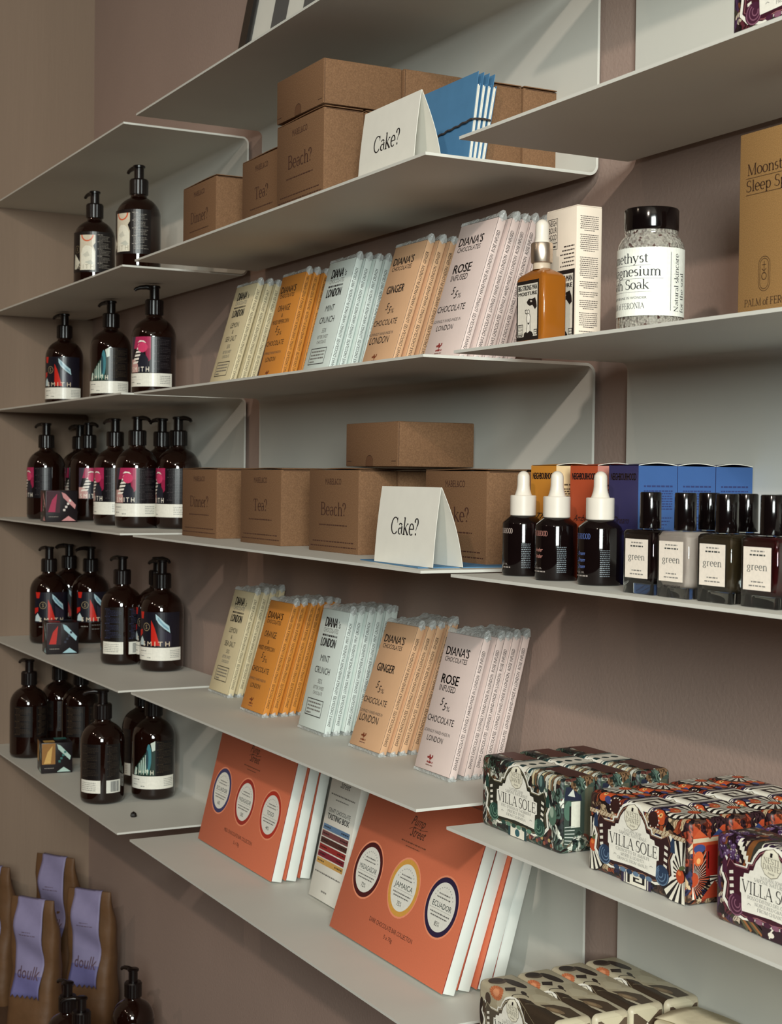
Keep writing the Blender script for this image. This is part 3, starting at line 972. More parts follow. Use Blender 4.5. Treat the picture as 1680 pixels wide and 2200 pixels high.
# lying box: thumb notch and slits on the end that faces the room
LD, LH = 0.103, 0.0525
ME_LB = bbox_mesh('box_body', KW, LD, LH, 0.0012, M_KRAFT)
_a = Art()
_a.poly((96, 64, 42), [(55, 0.6), (55, 5)]+[(64-9*math.cos(math.radians(q)), 5+8*math.sin(math.radians(q))) for q in range(15, 166, 15)]+[(73, 5), (73, 0.6)])
_a.line((60, 36, 24), [(54.6, 0.6), (54.6, 5)]+[(64-9.4*math.cos(math.radians(q)), 5+8.4*math.sin(math.radians(q))) for q in range(15, 166, 15)], 0.6)
_a.rect((60, 38, 26), 4, 6, 15, 6.7).rect((60, 38, 26), KW*1000-15, 6, KW*1000-4, 6.7)
ME_NOTCH = _a.mesh('thumb_notch', on_front())
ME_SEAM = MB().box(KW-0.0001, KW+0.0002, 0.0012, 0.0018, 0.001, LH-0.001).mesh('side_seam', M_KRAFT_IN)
def lying_box(x, y, z, rot, label):
    t = thing('card_box', label, 'box', (x, y, z), (0, 0, math.radians(rot)), 'kraft card boxes')
    link('box_body', ME_LB, t); link('thumb_notch', ME_NOTCH, t); link('side_seam', ME_SEAM, t)
    return t

z = top('B2')
kraft_box(.0590, -.1560, z, 0, 'Dinner?', 'upper kraft box lettered Dinner, at left end of its shelf')
kraft_box(.2880, -.1540, z, 0, 'Tea?', 'upper kraft box lettered Tea, partly behind the Beach box')
kraft_box(.5100, -.1990, z, 0, 'Beach?', 'upper kraft box lettered Beach, under a plain lying box')
kraft_box(.5100, -.1450, z, 0, None, 'kraft box standing directly behind the upper Beach box')
kraft_box(.5110, -.0910, z, 0, None, 'third kraft box back in the upper Beach row')
kraft_box(.6980, -.0930, z, 0, 'Cake?', 'kraft box behind the upper Cake card and blue envelopes').scale.y = .88
kraft_box(.7000, -.0465, z, 0, None, 'kraft box at the upper shelf right end, nearest the back panel').scale.y = .88
lying_box(.5090, -.1995, z+KH+.0026, 0, 'plain kraft box with thumb notch lying on the upper Beach box')
lying_box(.5130, -.0955, z+KH+.0026, 0, 'plain kraft box lying behind the notched one, top of upper stack')
z = top('B4')
kraft_box(.0280, -.1420, z, 1.5, 'Dinner?', 'lower kraft box lettered Dinner, beside the pump bottles')
kraft_box(.0300, -.0860, z, 0, None, 'plain kraft box behind the lower Dinner box')
kraft_box(.2640, -.1420, z, 1, 'Tea?', 'lower kraft box lettered Tea, between Dinner and Beach')
kraft_box(.2650, -.0860, z, 0, None, 'plain kraft box behind the lower Tea box')
kraft_box(.4930, -.1420, z, 1, 'Beach?', 'lower kraft box lettered Beach, left of the white tent card')
kraft_box(.4950, -.0870, z, 0, None, 'plain kraft box behind the lower Beach box')
kraft_box(.5680, -.0340+.0, z, 0, None, 'kraft box showing in the gap behind the lower white tent card') if False else None
kraft_box(.7230, -.1010, z, 0, 'Cake?', 'lower kraft box lettered Cake, half covered by the tent card')
kraft_box(.7420, -.0480+.0, z, 0, None, 'kraft box behind the lower Cake box, by the dropper bottles')
lying_box(.5690, -.1280, z+KH+.0026, 0, 'plain kraft box with thumb notch lying across the lower Beach row')

# ------------------------------------------------------------------ white tent cards reading Cake?
def tent(x, y, z, label, W=0.131, H=0.083, back=0.036, lean=0.009):
    t = thing('tent_card', label, 'card', (x, y, z), group='white folded Cake cards')
    th = 0.0006
    def leaf(y0, y1, bow, nm):
        mb = MB(); N = 10
        for i in range(N+1):
            u = i/N
            yy = y0+(y1-y0)*u+bow*math.sin(u*math.pi)
            zz = H*u
            for xx in (0, W):
                mb.v.append((xx, yy, zz)); mb.v.append((xx, yy+th, zz))
        for i in range(N):
            a = i*4
            for q in ((0, 2, 6, 4), (1, 5, 7, 3), (0, 4, 5, 1), (2, 3, 7, 6)):
                mb.f.append(tuple(a+k for k in q)); mb.m.append(0)
        mb.f += [(0, 1, 3, 2), (N*4, N*4+2, N*4+3, N*4+1)]; mb.m += [0, 0]
        me = mb.mesh(nm, M_WHITE); shade(me, 60)
        return me
    link('front_leaf', leaf(0, lean, -0.001, 'front_leaf'), t)
    link('back_leaf', leaf(back, lean+th, 0.004, 'back_leaf'), t)
    a = Art().text((28, 24, 26), 'Cake?', W*1000/2-2, 32, 17.5, width=62, font='serif')
    link('lettering', a.mesh('lettering', lambda u, v, h: (u/1000, lean*(v/1000/H)-0.001*math.sin(v/1000/H*math.pi)-h-0.0001, v/1000)), t)
    return t
tent(.7640, -.1880, top('B4')+.0013, 'white folded tent card reading Cake on lower kraft box shelf')
tent(.7060, -.1850, top('B2')+.0002, 'white folded tent card reading Cake on upper kraft box shelf')
BLUE = mat('blue_paper', (74, 122, 160), 0.7, vary=0.04)
t = tag(link('blue_envelope', MB().add([(x, y, z) for z in (0, .0009) for x, y in ((.722, -.184), (.882, -.198), (.895, -.076), (.735, -.062))],
        [(3, 2, 1, 0), (4, 5, 6, 7), (0, 1, 5, 4), (1, 2, 6, 5), (2, 3, 7, 6), (3, 0, 4, 7)]).mesh('blue_envelope', BLUE), None, (0, 0, top('B4')+.0002)),
        'flat blue envelope lying under the lower tent card', 'envelope')

# ------------------------------------------------------------------ blue envelopes tied with twine
def envelope(i, label):
    EW, EH = 0.145, 0.108
    t = thing('blue_envelope', label, 'envelope', (.7040, -.1260+i*.0052, top('B2')+.0011), (math.radians(-7-i*.9), 0, 0), 'blue envelopes tied with twine')
    mb = MB()
    mb.box(0, EW, 0, .0005, 0, EH)
    mb.box(0, EW, .0042, .0047, 0, EH-.012)
    mb.box(0, .001, 0, .0047, 0, EH-.012)
    mb.box(0, EW, 0, .0047, 0, .0006)
    link('envelope_sleeve', mb.mesh('envelope_sleeve', BLUE), t)
    c = MB()
    for k in (0, 1):
        c.box(.003, EW+.0006, .0011+k*.0015, .0020+k*.0015, .001, EH-.014-k*.001)
    link('folded_card', c.mesh('folded_card', M_WHITE), t)
    f = MB()
    f.add([(0, 0, EH), (EW, 0, EH), (EW, .0005, EH), (0, .0005, EH), (EW*.5, -.004, EH+.004), (EW, -.0005, EH+.006)], [(0, 1, 2, 3), (0, 1, 5, 4)])
    return t
for i, nm in enumerate(('front', 'second', 'third', 'rearmost')):
    envelope(i, '%s of four blue envelopes tied together with twine' % nm)
tw = MB()
zc = top('B2')+.050
pts = []
for k in range(40):
    u = k/39
    pts.append((.700+u*.1505, -.1215-0.0012*math.sin(u*30)*0.3, zc-.004+u*.010+0.0006*math.sin(u*60)))
pts += [(.852, -.117, zc+.0066), (.852, -.107, zc+.0072), (.8515, -.099, zc+.0070), (.845, -.0955, zc+.0065), (.80, -.0953, zc+.004), (.705, -.0953, zc-.002), (.700, -.106, zc-.003), (.700, -.1215, zc-.004)]
tube(tw, pts, .0011, 6)
tag(link('twine', tw.mesh('twine', mat('dark_twine', (74, 62, 58), 0.95, vary=0.5, scale=900, bump=0.8))), 'dark twine wound round the bundle of blue envelopes', 'twine')

# ------------------------------------------------------------------ framed print on the top shelf
t = thing('picture_frame', 'black framed striped print leaning on the top shelf', 'picture frame', (.177, -.130, top('B1')+.0042), (math.radians(-11), 0, 0))
FW, FH = 0.36, 0.42
for nm, b in (('frame_side', (0, .028, 0, .02, 0, FH)), ('frame_side', (FW-.028, FW, 0, .02, 0, FH)), ('frame_side', (.028, FW-.028, 0, .02, 0, .028)), ('frame_side', (.028, FW-.028, 0, .02, FH-.028, FH))):
    link(nm, MB().box(*b).mesh(nm, M_GLOSSBLK), t)
link('print', MB().box(.028, FW-.028, .008, .012, .028, FH-.028).mesh('print', M_WHITE), t)
_a = Art().rect((30, 14, 12), 96, 28, 150, 392).rect((30, 14, 12), 206, 28, 262, 392)
link('printed_stripes', _a.mesh('printed_stripes', lambda x, y, h: (x/1000, .008-h, y/1000)), t)
link('glass_pane', MB().box(.028, FW-.028, .0045, .006, .028, FH-.028).mesh('glass_pane', M_PANE), t)

# ------------------------------------------------------------------ chocolate bars
CW, CH, CT_ = 0.080, 0.160, 0.0108
TX = (30, 24, 24)
def logo_bush(a, c, cx, y):
    rnd = random.Random(4)
    for k in range(16):
        an = math.radians(rnd.uniform(0, 180)); r = rnd.uniform(1, 6.4)
        a.ell(c, cx+r*math.cos(an)*1.15, y+8+r*math.sin(an)*.8, 1.5, 1.0, 8, rot=rnd.uniform(0, 180))
    a.line(c, [(cx, y+5), (cx+.3, y+10)], 1.0)
    a.greek(c, cx-6.5, cx+6.5, y+3.0, 2.5, 2.0, 4)
    a.greek((120, 80, 70), cx-7.5, cx+7.5, y, 1.2, 1.2, 5)

def bar_art(fl):
    a = Art(); c = CW*1000/2
    if fl in ('lemon', 'mint'):
        c -= 2
        a.text(TX, "DIANA", c-3, 136.5, 12.5, width=37, track=-.05, bold=.55)
        a.text(TX, "'s", c+17.5, 137, 8.5, width=8, align='l')
        a.text((128, 126, 120), 'CHOCOLATES', c, 129, 6, width=44)
        a.greek(TX, c-22, c+22, 123.6, 2.4, 2.6, 3)
        a.text(TX, 'LONDON', c, 110, 11.5, width=45, bold=.6)
        if fl == 'lemon':
            a.text(TX, 'LEMON', c, 93, 8, width=33)
            a.text(TX, '&', c, 83.5, 6, width=5)
            a.text(TX, 'SEA SALT', c, 71.5, 8, width=42)
        else:
            a.text(TX, 'MINT', c, 90, 8.5, width=28)
            a.text(TX, 'CRUNCH', c, 74, 8.5, width=46)
        a.text((90, 84, 80), '55%', c, 60.5, 6, width=13)
        a.text((120, 114, 108), 'BITTER SWEET', c, 52.5, 4.6, width=32)
        a.text((120, 114, 108), 'CHOCOLATE', c, 45.5, 4.4, width=28)
        a.frame(TX, c-25, 17, c+23, 39.5, 1.1)
        for k in range(4):
            a.greek((110, 104, 98), c-21, c+(18 if k < 3 else -8), 33.5-k*4.6, 2.2, 2.0, 20+k)
    else:
        c -= 6
        a.text(TX, "DIANA'S", c, 134, 9.6, width=53, bold=.25)
        a.text(TX, 'CHOCOLATES', c, 126.5, 5.6, width=50)
        if fl == 'rose':
            a.text(TX, 'ROSE', c-2, 101, 10.5, width=40, bold=.35)
            a.text(TX, 'INFUSED', c-3, 92, 7, width=37)
        elif fl == 'ginger':
            a.text(TX, 'GINGER', c, 97, 10, width=45, bold=.3)
        else:
            a.text(TX, 'ORANGE', c, 106.5, 9, width=42)
            a.text(TX, '&', c, 97, 6, width=5)
            a.text(TX, 'MIXED PEPPERCORN', c, 87.5, 6, width=58)
        a.text(TX, '5', c-8, 75.5, 9, width=6.5, shear=.25)
        a.text(TX, '5', c, 70.5, 9, width=6.5, shear=.25)
        a.text(TX, '%', c+9, 70.5, 5.5, width=7.5)
        a.text(TX, 'CHOCOLATE', c-1, 55.5, 7.4, width=60)
        a.text((84, 76, 72), 'LOVINGLY HAND-MADE IN', c-2, 43, 3.6, width=59)
        if fl == 'rose':
            a.text(TX, 'LONDON', c-3, 33.5, 6.2, width=37)
        else:
            a.text(TX, 'LONDON', c-3, 32, 9 if fl == 'ginger' else 6.5, width=50 if fl == 'ginger' else 36)
        logo_bush(a, (140, 44, 40) if fl == 'rose' else (124, 60, 30), c-2, 6)
    me_f = a.mesh('lettering', on_front(), rough=0.6)
    s = Art()
    flav = {'lemon': 'LEMON & SEA SALT', 'orange': 'ORANGE & MIXED PEPPERCORN', 'mint': 'MINT CRUNCH', 'ginger': 'GINGER', 'rose': 'ROSE INFUSED'}[fl]
    s.text(TX, "DIANA'S CHOCOLATES  LOVINGLY HAND-MADE IN LONDON  "+flav, CT_*500+1.6, 10, 4.0, width={'lemon': 140, 'orange': 144}.get(fl, 136), align='l', rot=90, shear=.18)
    s.rect((60, 50, 46), 0.3, 1, 0.75, CH*1000-1)
    me_s = s.mesh('spine_lettering', on_right(CW), rough=0.6)
    return me_f, me_s

PAPER = dict(lemon=(212, 197, 160), orange=(210, 136, 56), mint=(212, 221, 215), ginger=(212, 168, 130), rose=(220, 200, 193))
def film_end(sign, seed):
    """crumpled clear film folded over the end of the bar"""
    rnd = random.Random(seed)
    mb = MB(); N = 12
    rows_ = [(0.0, 0.0, 1.0), (0.0032, 0.0, 0.82), (0.0058, 0.3, 0.25)]
    V = {}
    for i in range(N+1):
        u = i/N
        for j, (dz, _, sc) in enumerate(rows_):
            jit = (lambda s_: rnd.uniform(-s_, s_))
            hh = dz*(1+jit(0.25))+(0.0025*u**6 if j else 0)
            yc = CT_/2+jit(0.0006)*j
            hw = CT_/2*sc
            for k, yy in enumerate((yc-hw, yc+hw)):
                V[(i, j, k)] = len(mb.v)
                mb.v.append((u*CW+(jit(0.0007) if j else 0), yy, (CH+hh) if sign > 0 else -min(hh, 0.0040)))
    def q(*ks):
        mb.f.append(tuple(V[k] for k in ks)); mb.m.append(0)
    for i in range(N):
        for j in range(2):
            q((i, j, 0), (i+1, j, 0), (i+1, j+1, 0), (i, j+1, 0))
            q((i, j, 1), (i, j+1, 1), (i+1, j+1, 1), (i+1, j, 1))
        q((i, 2, 0), (i+1, 2, 0), (i+1, 2, 1), (i, 2, 1))
    for i in (0, N):
        for j in range(2):
            q((i, j, 0), (i, j+1, 0), (i, j+1, 1), (i, j, 1))
    # twisted ear at the visible end
    o = len(mb.v)
    s = 1 if sign > 0 else -1
    z0 = CH if s > 0 else 0
    mb.v += [(CW-.0004, .001, z0), (CW-.0004, CT_-.001, z0), (CW+.0030, CT_*.5+rnd.uniform(-.002, .002), z0+s*(.0075 if s > 0 else .0030)), (CW-.010, CT_*.5, z0+s*.003), (CW+.0008, CT_*.5, z0-s*.004)]
    mb.f += [(o, o+2, o+3), (o+1, o+3, o+2), (o, o+4, o+2), (o+1, o+2, o+4)]; mb.m += [0]*4
    return mb.mesh('wrapper_end', M_FILM)
FILM_T = [film_end(1, s) for s in (1, 2, 3)]
FILM_B = [film_end(-1, s) for s in (4, 5)]
BAR = {}
for fl in PAPER:
    m = mat('paper_'+fl, PAPER[fl], 0.55, vary=0.025, scale=40)
    f, s = bar_art(fl)
    BAR[fl] = (bbox_mesh('sleeve', CW, CT_, CH, 0.0016, m), f, s)

def choc(fl, x, y, z, lean, yaw, label, k):
    t = thing('chocolate_bar', label, 'chocolate bar', (x, y, z), (math.radians(-lean), 0, math.radians(yaw)), fl+' chocolate bars')
    b, f, s = BAR[fl]
    link('sleeve', b, t)
    link('lettering', f, t)
    link('spine_lettering', s, t)
    link('wrapper_end', FILM_T[k % 3], t)
    link('wrapper_end', FILM_B[k % 2], t)

NAMES = dict(lemon='pale yellow lemon and sea salt', orange='orange peppercorn', mint='pale blue mint crunch', ginger='tan ginger', rose='pale pink rose')
ORD = ['front', 'second', 'third', 'fourth', 'fifth', 'sixth', 'seventh', 'eighth']
def bar_row(fl, x, y, zk, lean, offs, where, n):
    yy = y; ln = lean
    for i in range(n):
        if i:
            yy += offs[(i-1) % len(offs)]
            ln = max(ln-0.35, lean-2.0)
        jx = 0 if i == 0 else random.uniform(-.0022, .0022)
        ang = math.radians(ln)
        # keep the top clear of the wall
        lim = -0.004-CH*math.sin(ang)-CT_*math.cos(ang)
        if yy > lim:
            ln = max(0.5, math.degrees(math.asin(max(0.0, min(1, (-0.006-CT_-yy)/CH)))))
            ang = math.radians(ln)
        nm = ORD[i]+(' bar' if i == 0 else ' bar from the front')
        choc(fl, x+jx, yy, top(zk)+.0045, ln, random.uniform(-.5, .5), '%s chocolate, %s, %s' % (NAMES[fl], nm, where), i)

UPW, LOW = 'upper chocolate shelf', 'lower chocolate shelf'
bar_row('lemon', .1060, -.1322, 'B3', 16.5, (.0165, .0150), UPW, 3)
bar_row('orange', .2460, -.1131, 'B3', 14.5, (.0140, .0160), UPW, 3)
bar_row('mint', .4120, -.1193, 'B3', 15.0, (.0150, .0148, .0152), UPW, 5)
bar_row('ginger', .5990, -.1262, 'B3', 17.5, (.0160, .0165), UPW, 4)
bar_row('rose', .7780, -.1387, 'B3', 17.5, (.0175, .0135, .0140), UPW, 5)
bar_row('lemon', .0350, -.0990, 'B5', 15.5, (.0148, .0125), LOW, 5)
bar_row('orange', .2290, -.1250, 'B5', 16.5, (.0128, .0150), LOW, 6)
bar_row('mint', .4040, -.1140, 'B5', 13.0, (.0140, .0142), LOW, 6)
bar_row('ginger', .5600, -.1150, 'B5', 19.0, (.0148, .0146), LOW, 5)
bar_row('rose', .7250, -.1128, 'B5', 15.5, (.0190, .0122, .0118, .0140), LOW, 5)

# ------------------------------------------------------------------ orange chocolate collections and the tasting box
OW, OH, OT = 0.281, 0.200, 0.0175
M_ORANGE = mat('orange_cover', (208, 112, 80), 0.6, vary=0.03, scale=500, bump=0.05)
M_BOXW = mat('white_box_edge', (222, 225, 218), 0.6, vary=0.02)
LOGO_C = (96, 58, 44)
def oval(a, cx, ring, word, pct, k):
    a.ring((238, 148, 112), cx, 84, 33.4, 35.6)
    a.ell(ring, cx, 84, 33.4, 33.4, 44)
    a.ell((230, 228, 218), cx, 84, 27.6, 27.6, 44)
    for q in range(11):
        an = math.radians(150-q*12)
        a.rect((150, 150, 146), cx+22*math.cos(an)-.7, 84+22*math.sin(an)-.7, cx+22*math.cos(an)+.7, 84+22*math.sin(an)+.7)
    a.greek((110, 108, 104), cx-12, cx+12, 97, 1.8, 1.6, 3+k)
    a.greek((110, 108, 104), cx-15, cx+15, 93, 1.8, 1.4, 5+k)
    a.text((46, 60, 58), word, cx, 82.5, 6.0, width=min(44, 6.0*len(word)))
    a.rect((160, 158, 150), cx-24, 80, cx+24, 80.4)
    a.greek((110, 108, 104), cx-21, cx+21, 75.5, 1.8, 1.5, 7+k)
    a.greek((110, 108, 104), cx-18, cx+18, 71.8, 1.8, 1.5, 9+k)
    a.text((60, 60, 58), pct, cx, 62.5, 5.2, width=11)

def orange_art(title, ovals, k):
    a = Art(); c = 138
    a.text(LOGO_C, 'Pump', c-4, 156, 11, width=32, shear=.5)
    a.text(LOGO_C, 'Street', c+1, 143, 11, width=34, shear=.5)
    a.line(LOGO_C, [(c-20, 150), (c-10, 154), (c+8, 153), (c+22, 155)], .6)
    a.greek((130, 74, 52), c-30, c+30, 134, 2.6, 1.6, 2)
    a.greek((130, 74, 52), c-17, c+17, 129.5, 2.0, 1.2, 3)
    for (cx, ring, word, pct) in ovals:
        oval(a, cx, ring, word, pct, k)
    a.text((92, 50, 38), title, c+4, 31, 5.2, width=106)
    a.text((92, 50, 38), '5 x 70g', c+4, 20.5, 4.6, width=21)
    return a.mesh('printed_cover', on_front(), rough=0.6)
AO1 = orange_art('MILK CHOCOLATE BAR COLLECTION', ((48, (62, 62, 104), 'ECUADOR', '60%'), (139, (160, 44, 34), 'MADAGASCAR', '58%'), (233, (184, 50, 32), 'TOGO', '44%')), 1)
AO2 = orange_art('DARK CHOCOLATE BAR COLLECTION', ((52, (74, 18, 22), 'MADAGASCAR', '72%'), (144, (216, 158, 70), 'JAMAICA', '75%'), (233, (40, 28, 62), 'ECUADOR', '85%')), 5)
ME_OC = bbox_mesh('cover', OW, .0012, OH, .0004, M_ORANGE)
ME_OB = bbox_mesh('box_body', OW-.001, OT-.0014, OH-.001, .0012, M_BOXW, off=(.0005, .0013, .0005))
_s = Art().rect((150, 58, 44), .2, 1, 1.5, OH*1000-1)
ME_OS = _s.mesh('cover_edge', on_right(OW))
def orange_box(x, y, lean, yaw, art, label, grp):
    t = thing('chocolate_box', label, 'box', (x, y, top('B6')+.0004+OT*math.sin(math.radians(lean))), (math.radians(-lean), 0, math.radians(yaw)), grp)
    link('cover', ME_OC, t); link('box_body', ME_OB, t); link('cover_edge', ME_OS, t); link('printed_cover', art, t)
for i, (dy, ln, dx) in enumerate(((0, 13.6, 0), (.0206, 12.9, .003), (.0440, 11.9, -.002))):
    orange_box(.0520+dx, -.1205+dy, ln, 0, AO1, ('front orange milk chocolate collection box at the shelf left end', 'second milk chocolate collection box behind the orange front one', 'rearmost milk chocolate collection box, white edge showing')[i], 'milk chocolate collection boxes')
for i, (dy, ln, dx) in enumerate(((0, 18.6, 0), (.0215, 18.0, -.004), (.0430, 17.0, .002), (.0630, 15.7, -.002))):
    orange_box(.5580+dx, -.1385+dy, ln, 0, AO2, ('large front orange dark chocolate collection box with three oval stickers', 'second dark chocolate collection box in the leaning stack', 'third dark chocolate collection box in the leaning stack', 'rearmost dark chocolate collection box nearest the panel')[i], 'dark chocolate collection boxes')
TW, TH, TT = 0.088, 0.196, 0.020
a = Art(); c = 43
a.text((70, 66, 64), 'Pump', c-4, 160, 9, width=26, shear=.5)
a.text((70, 66, 64), 'Street', c, 150, 9, width=28, shear=.5)
a.greek((110, 106, 100), 8, 78, 137.5, 2.6, 1.8, 2)
a.greek((120, 116, 110), 24, 62, 131.5, 2.0, 1.4, 3)
a.text((70, 70, 68), 'CRAFT CHOCOLATE', c-1, 114.5, 5.4, width=65)
a.text((46, 48, 48), 'TASTING BOX', c-1, 105, 7.4, width=64, bold=.35)
for k, cc in enumerate(((98, 128, 160), (120, 66, 66), (78, 42, 36), (150, 38, 36), (126, 26, 44), (206, 158, 84))):
    y1 = 97.6-k*9.0
    a.rect(cc, 4, y1-7.4, 82, y1)
    dk = tuple(int(v*.45) for v in cc)
    a.greek(dk, 7, 26, y1-4.6, 2.4, 2.0, k)
    a.greek(dk, 58, 79, y1-4.6, 2.4, 2.0, k+7)
a.greek((110, 106, 100), 6, 80, 33.5, 2.4, 1.8, 5)
a.greek((130, 126, 120), 34, 50, 11, 2.4, 2.2, 6)
AT = a.mesh('printed_front', on_front())
ME_TB = bbox_mesh('box_body', TW, TT, TH, .0008, M_WHITE)
for i, (dy, ln) in enumerate(((0, 12.3), (.0225, 11.5))):
    t = thing('tasting_box', ('white chocolate tasting box with coloured stripes between orange boxes', 'second white tasting box hidden behind the striped front one')[i], 'box',
              (.4110+i*.002, -.0990+dy, top('B6')+.0048), (math.radians(-ln), 0, 0), 'white tasting boxes')
    link('box_body', ME_TB, t); link('printed_front', AT, t)

# ------------------------------------------------------------------ third shelf, right: amber dropper, white carton, salt jar, kraft spray box
zc = top('C3')
def man_label(a, x0, y0, w_, h_):
    """black and white label: heading, swooping bird, standing figure"""
    ink_ = (26, 18, 16)
    a.rect(ink_, x0, y0, x0+w_, y0+h_)
    a.rect((222, 214, 200), x0+w_*.06, y0+h_*.06, x0+w_*.94, y0+h_*.93)
    a.rect((222, 214, 200), x0+w_*.05, y0+h_*.74, x0+w_*.95, y0+h_*.94)
    a.text(ink_, 'BIG STRONG MAN', x0+w_/2, y0+h_*.835, h_*.085, width=w_*.86, bold=.28)
    a.text(ink_, 'MOISTURE', x0+w_/2, y0+h_*.75, h_*.06, width=w_*.86, bold=.28)
    P = lambda L: [(x0+w_*u, y0+h_*v) for u, v in L]
    a.poly(ink_, P([(.46, .64), (.56, .69), (.7, .68), (.84, .7), (.9, .62), (.92, .54), (.84, .50), (.78, .54), (.72, .58), (.6, .57), (.5, .60)]))
    a.poly((200, 190, 176), P([(.60, .655), (.68, .66), (.72, .64), (.66, .625)]))
    a.poly((240, 232, 220), P([(.50, .44), (.46, .36), (.50, .28), (.47, .12), (.52, .12), (.55, .26), (.58, .12), (.63, .12), (.62, .30), (.64, .38), (.60, .44)]))
    a.line(ink_, P([(.50, .44), (.46, .36), (.50, .28), (.47, .12)]), w_*.02)
    a.line(ink_, P([(.60, .44), (.64, .38), (.62, .30), (.63, .12)]), w_*.02)
    a.line(ink_, P([(.50, .44), (.42, .45), (.40, .50), (.47, .51)]), w_*.025)
    a.ell((240, 232, 220), x0+w_*.55, y0+h_*.475, w_*.045, h_*.026)
    a.ring(ink_, x0+w_*.55, y0+h_*.475, w_*.04, w_*.055)
    a.poly(ink_, P([(.51, .29), (.61, .29), (.56, .25)]))
    a.poly(ink_, P([(.34, .06), (.36, .12), (.44, .14), (.52, .12), (.62, .15), (.72, .13), (.78, .08), (.74, .05), (.4, .045)]))
    a.frame(ink_, x0+w_*.07, y0+h_*.09, x0+w_*.31, y0+h_*.27, w_*.018)
    for k, s_ in enumerate(('NEIGH', 'BOUR', 'HOOD')):
        a.text(ink_, s_, x0+w_*.19, y0+h_*(.215-.055*k), h_*.036, width=w_*.19)
    a.greek(ink_, x0+w_*.08, x0+w_*.30, y0+h_*.065, 1.2, .9, 3)
    a.frame(ink_, x0+w_*.80, y0+h_*.08, x0+w_*.94, y0+h_*.17, w_*.018)
    a.greek(ink_, x0+w_*.83, x0+w_*.92, y0+h_*.12, .8, .8, 4)

t = thing('oil_dropper', 'square amber oil bottle with white dropper and silver collar', 'bottle', (1.0500, -.1900, zc))
M_OIL = mat('amber_oil_glass', (176, 104, 30), 0.22, vary=0.05, scale=30, trans=0.35, ior=1.4, coat=0.3)
AWd, AD, AH = .0460, .0265, .0665
mb = MB()
def rsec(x0, x1, y0, y1, z, r):
    P = []
    for cx_, cy_, s0 in ((x1-r, y0+r, -90), (x1-r, y1-r, 0), (x0+r, y1-r, 90), (x0+r, y0+r, 180)):
        for k in range(5):
            an = math.radians(s0+22.5*k)
            P.append((cx_+r*math.cos(an), cy_+r*math.sin(an), z))
    return P
def loft(secs, cap=True):
    mb = MB(); n_ = len(secs[0])
    for s_ in secs:
        mb.v += s_
    for k in range(len(secs)-1):
        for i in range(n_):
            j = (i+1) % n_
            mb.f.append((k*n_+i, k*n_+j, (k+1)*n_+j, (k+1)*n_+i))
    if cap:
        mb.f.append(tuple(range(n_-1, -1, -1)))
        mb.f.append(tuple((len(secs)-1)*n_+i for i in range(n_)))
    mb.m = [0]*len(mb.f)
    return mb
def rs(z_, ins, r):
    return rsec(ins, AWd-ins, ins*.6, AD-ins*.6, z_, r)
secs = [rs(0, .001, .003), rs(.001, 0, .0035), rs(AH-.006, 0, .0035), rs(AH-.002, .003, .004), rs(AH+.0015, .010, .0035), rs(AH+.004, .0145, .003)]
me = loft(secs).mesh('glass_body', M_OIL); shade(me, 50)
link('glass_body', me, t)
ccx, ccy = AWd/2, AD/2
me = lathe([(.0082, AH+.003), (.0082, AH+.0095), (.0078, AH+.010)], 24, cx=ccx, cy=ccy).mesh('neck', mat('frosted_neck', (190, 172, 150), 0.35)); shade(me); link('neck', me, t)
me = lathe([(.0097, AH+.0092), (.0101, AH+.0098), (.0101, AH+.0268), (.0095, AH+.0276), (.0070, AH+.0278)], 32, cx=ccx, cy=ccy).mesh('silver_collar', mat('brushed_silver', (232, 216, 198), 0.34, metal=1.0, vary=0.02)); shade(me); link('silver_collar', me, t)
me = lathe([(.0074, AH+.0275), (.0064, AH+.031), (.0062, AH+.043)]+[(.0062*math.cos(math.radians(q)), AH+.0435+.0062*math.sin(math.radians(q))) for q in (20, 45, 65, 80, 88)], 24, cx=ccx, cy=ccy).mesh('dropper_bulb', M_WHITEP); shade(me); link('dropper_bulb', me, t)
a = Art(); man_label(a, 2.2, 4, 37, 55)
link('label', a.mesh('label', on_front(), rough=0.5), t)

t = thing('carton', 'tall white carton printed with small text behind the amber oil bottle', 'box', (1.0430, -.1520, zc), (0, 0, 0))
WX, WD, WH = .0500, .0285, .1285
link('body', bbox_mesh('body', WX, WD, WH, .0007, mat('cream_card', (228, 212, 194), 0.6, vary=0.02)), t)
a = Art(); k_ = (30, 24, 24)
a.frame(k_, 3, 98, 19, 121, .5)
for q, s_ in enumerate(('NEIGH', 'BOUR', 'HOOD')):
    a.text(k_, s_, 11, 114.3-q*6.6, 5.2, width=13)
a.frame(k_, 3, 92, 19, 98.4, .5); a.greek(k_, 5, 17, 94, 1.6, 1.4, 3)
for q in range(6):
    a.greek((70, 60, 56), 30-(q % 3)*3, 47, 92-q*3.6, 1.6, 1.3, q)
man_label(a, 2, 5, 46, 66)
link('printed_front', a.mesh('printed_front', on_front()), t)
a = Art()
y_ = 119; seed_ = 0
for para in (8, 9, 0, 11, 4, 3, 5, 8, 2, 2):
    for q in range(para):
        ins = 0 if q < para-1 else 4
        a.greek((82, 74, 70), 4+ins+(q % 2)*.5, WD*1000-4-ins, y_, .9, .75, seed_); seed_ += 1
        y_ -= 1.85
    y_ -= 2.2
    if y_ < 6:
        break
link('small_print', a.mesh('small_print', on_right(WX)), t)
link('top_flap', MB().box(.0005, WX-.0003, .0006, WD-.0005, WH+.0001, WH+.0009).mesh('top_flap', mat('cream_card', (228, 212, 194), 0.6)), t)

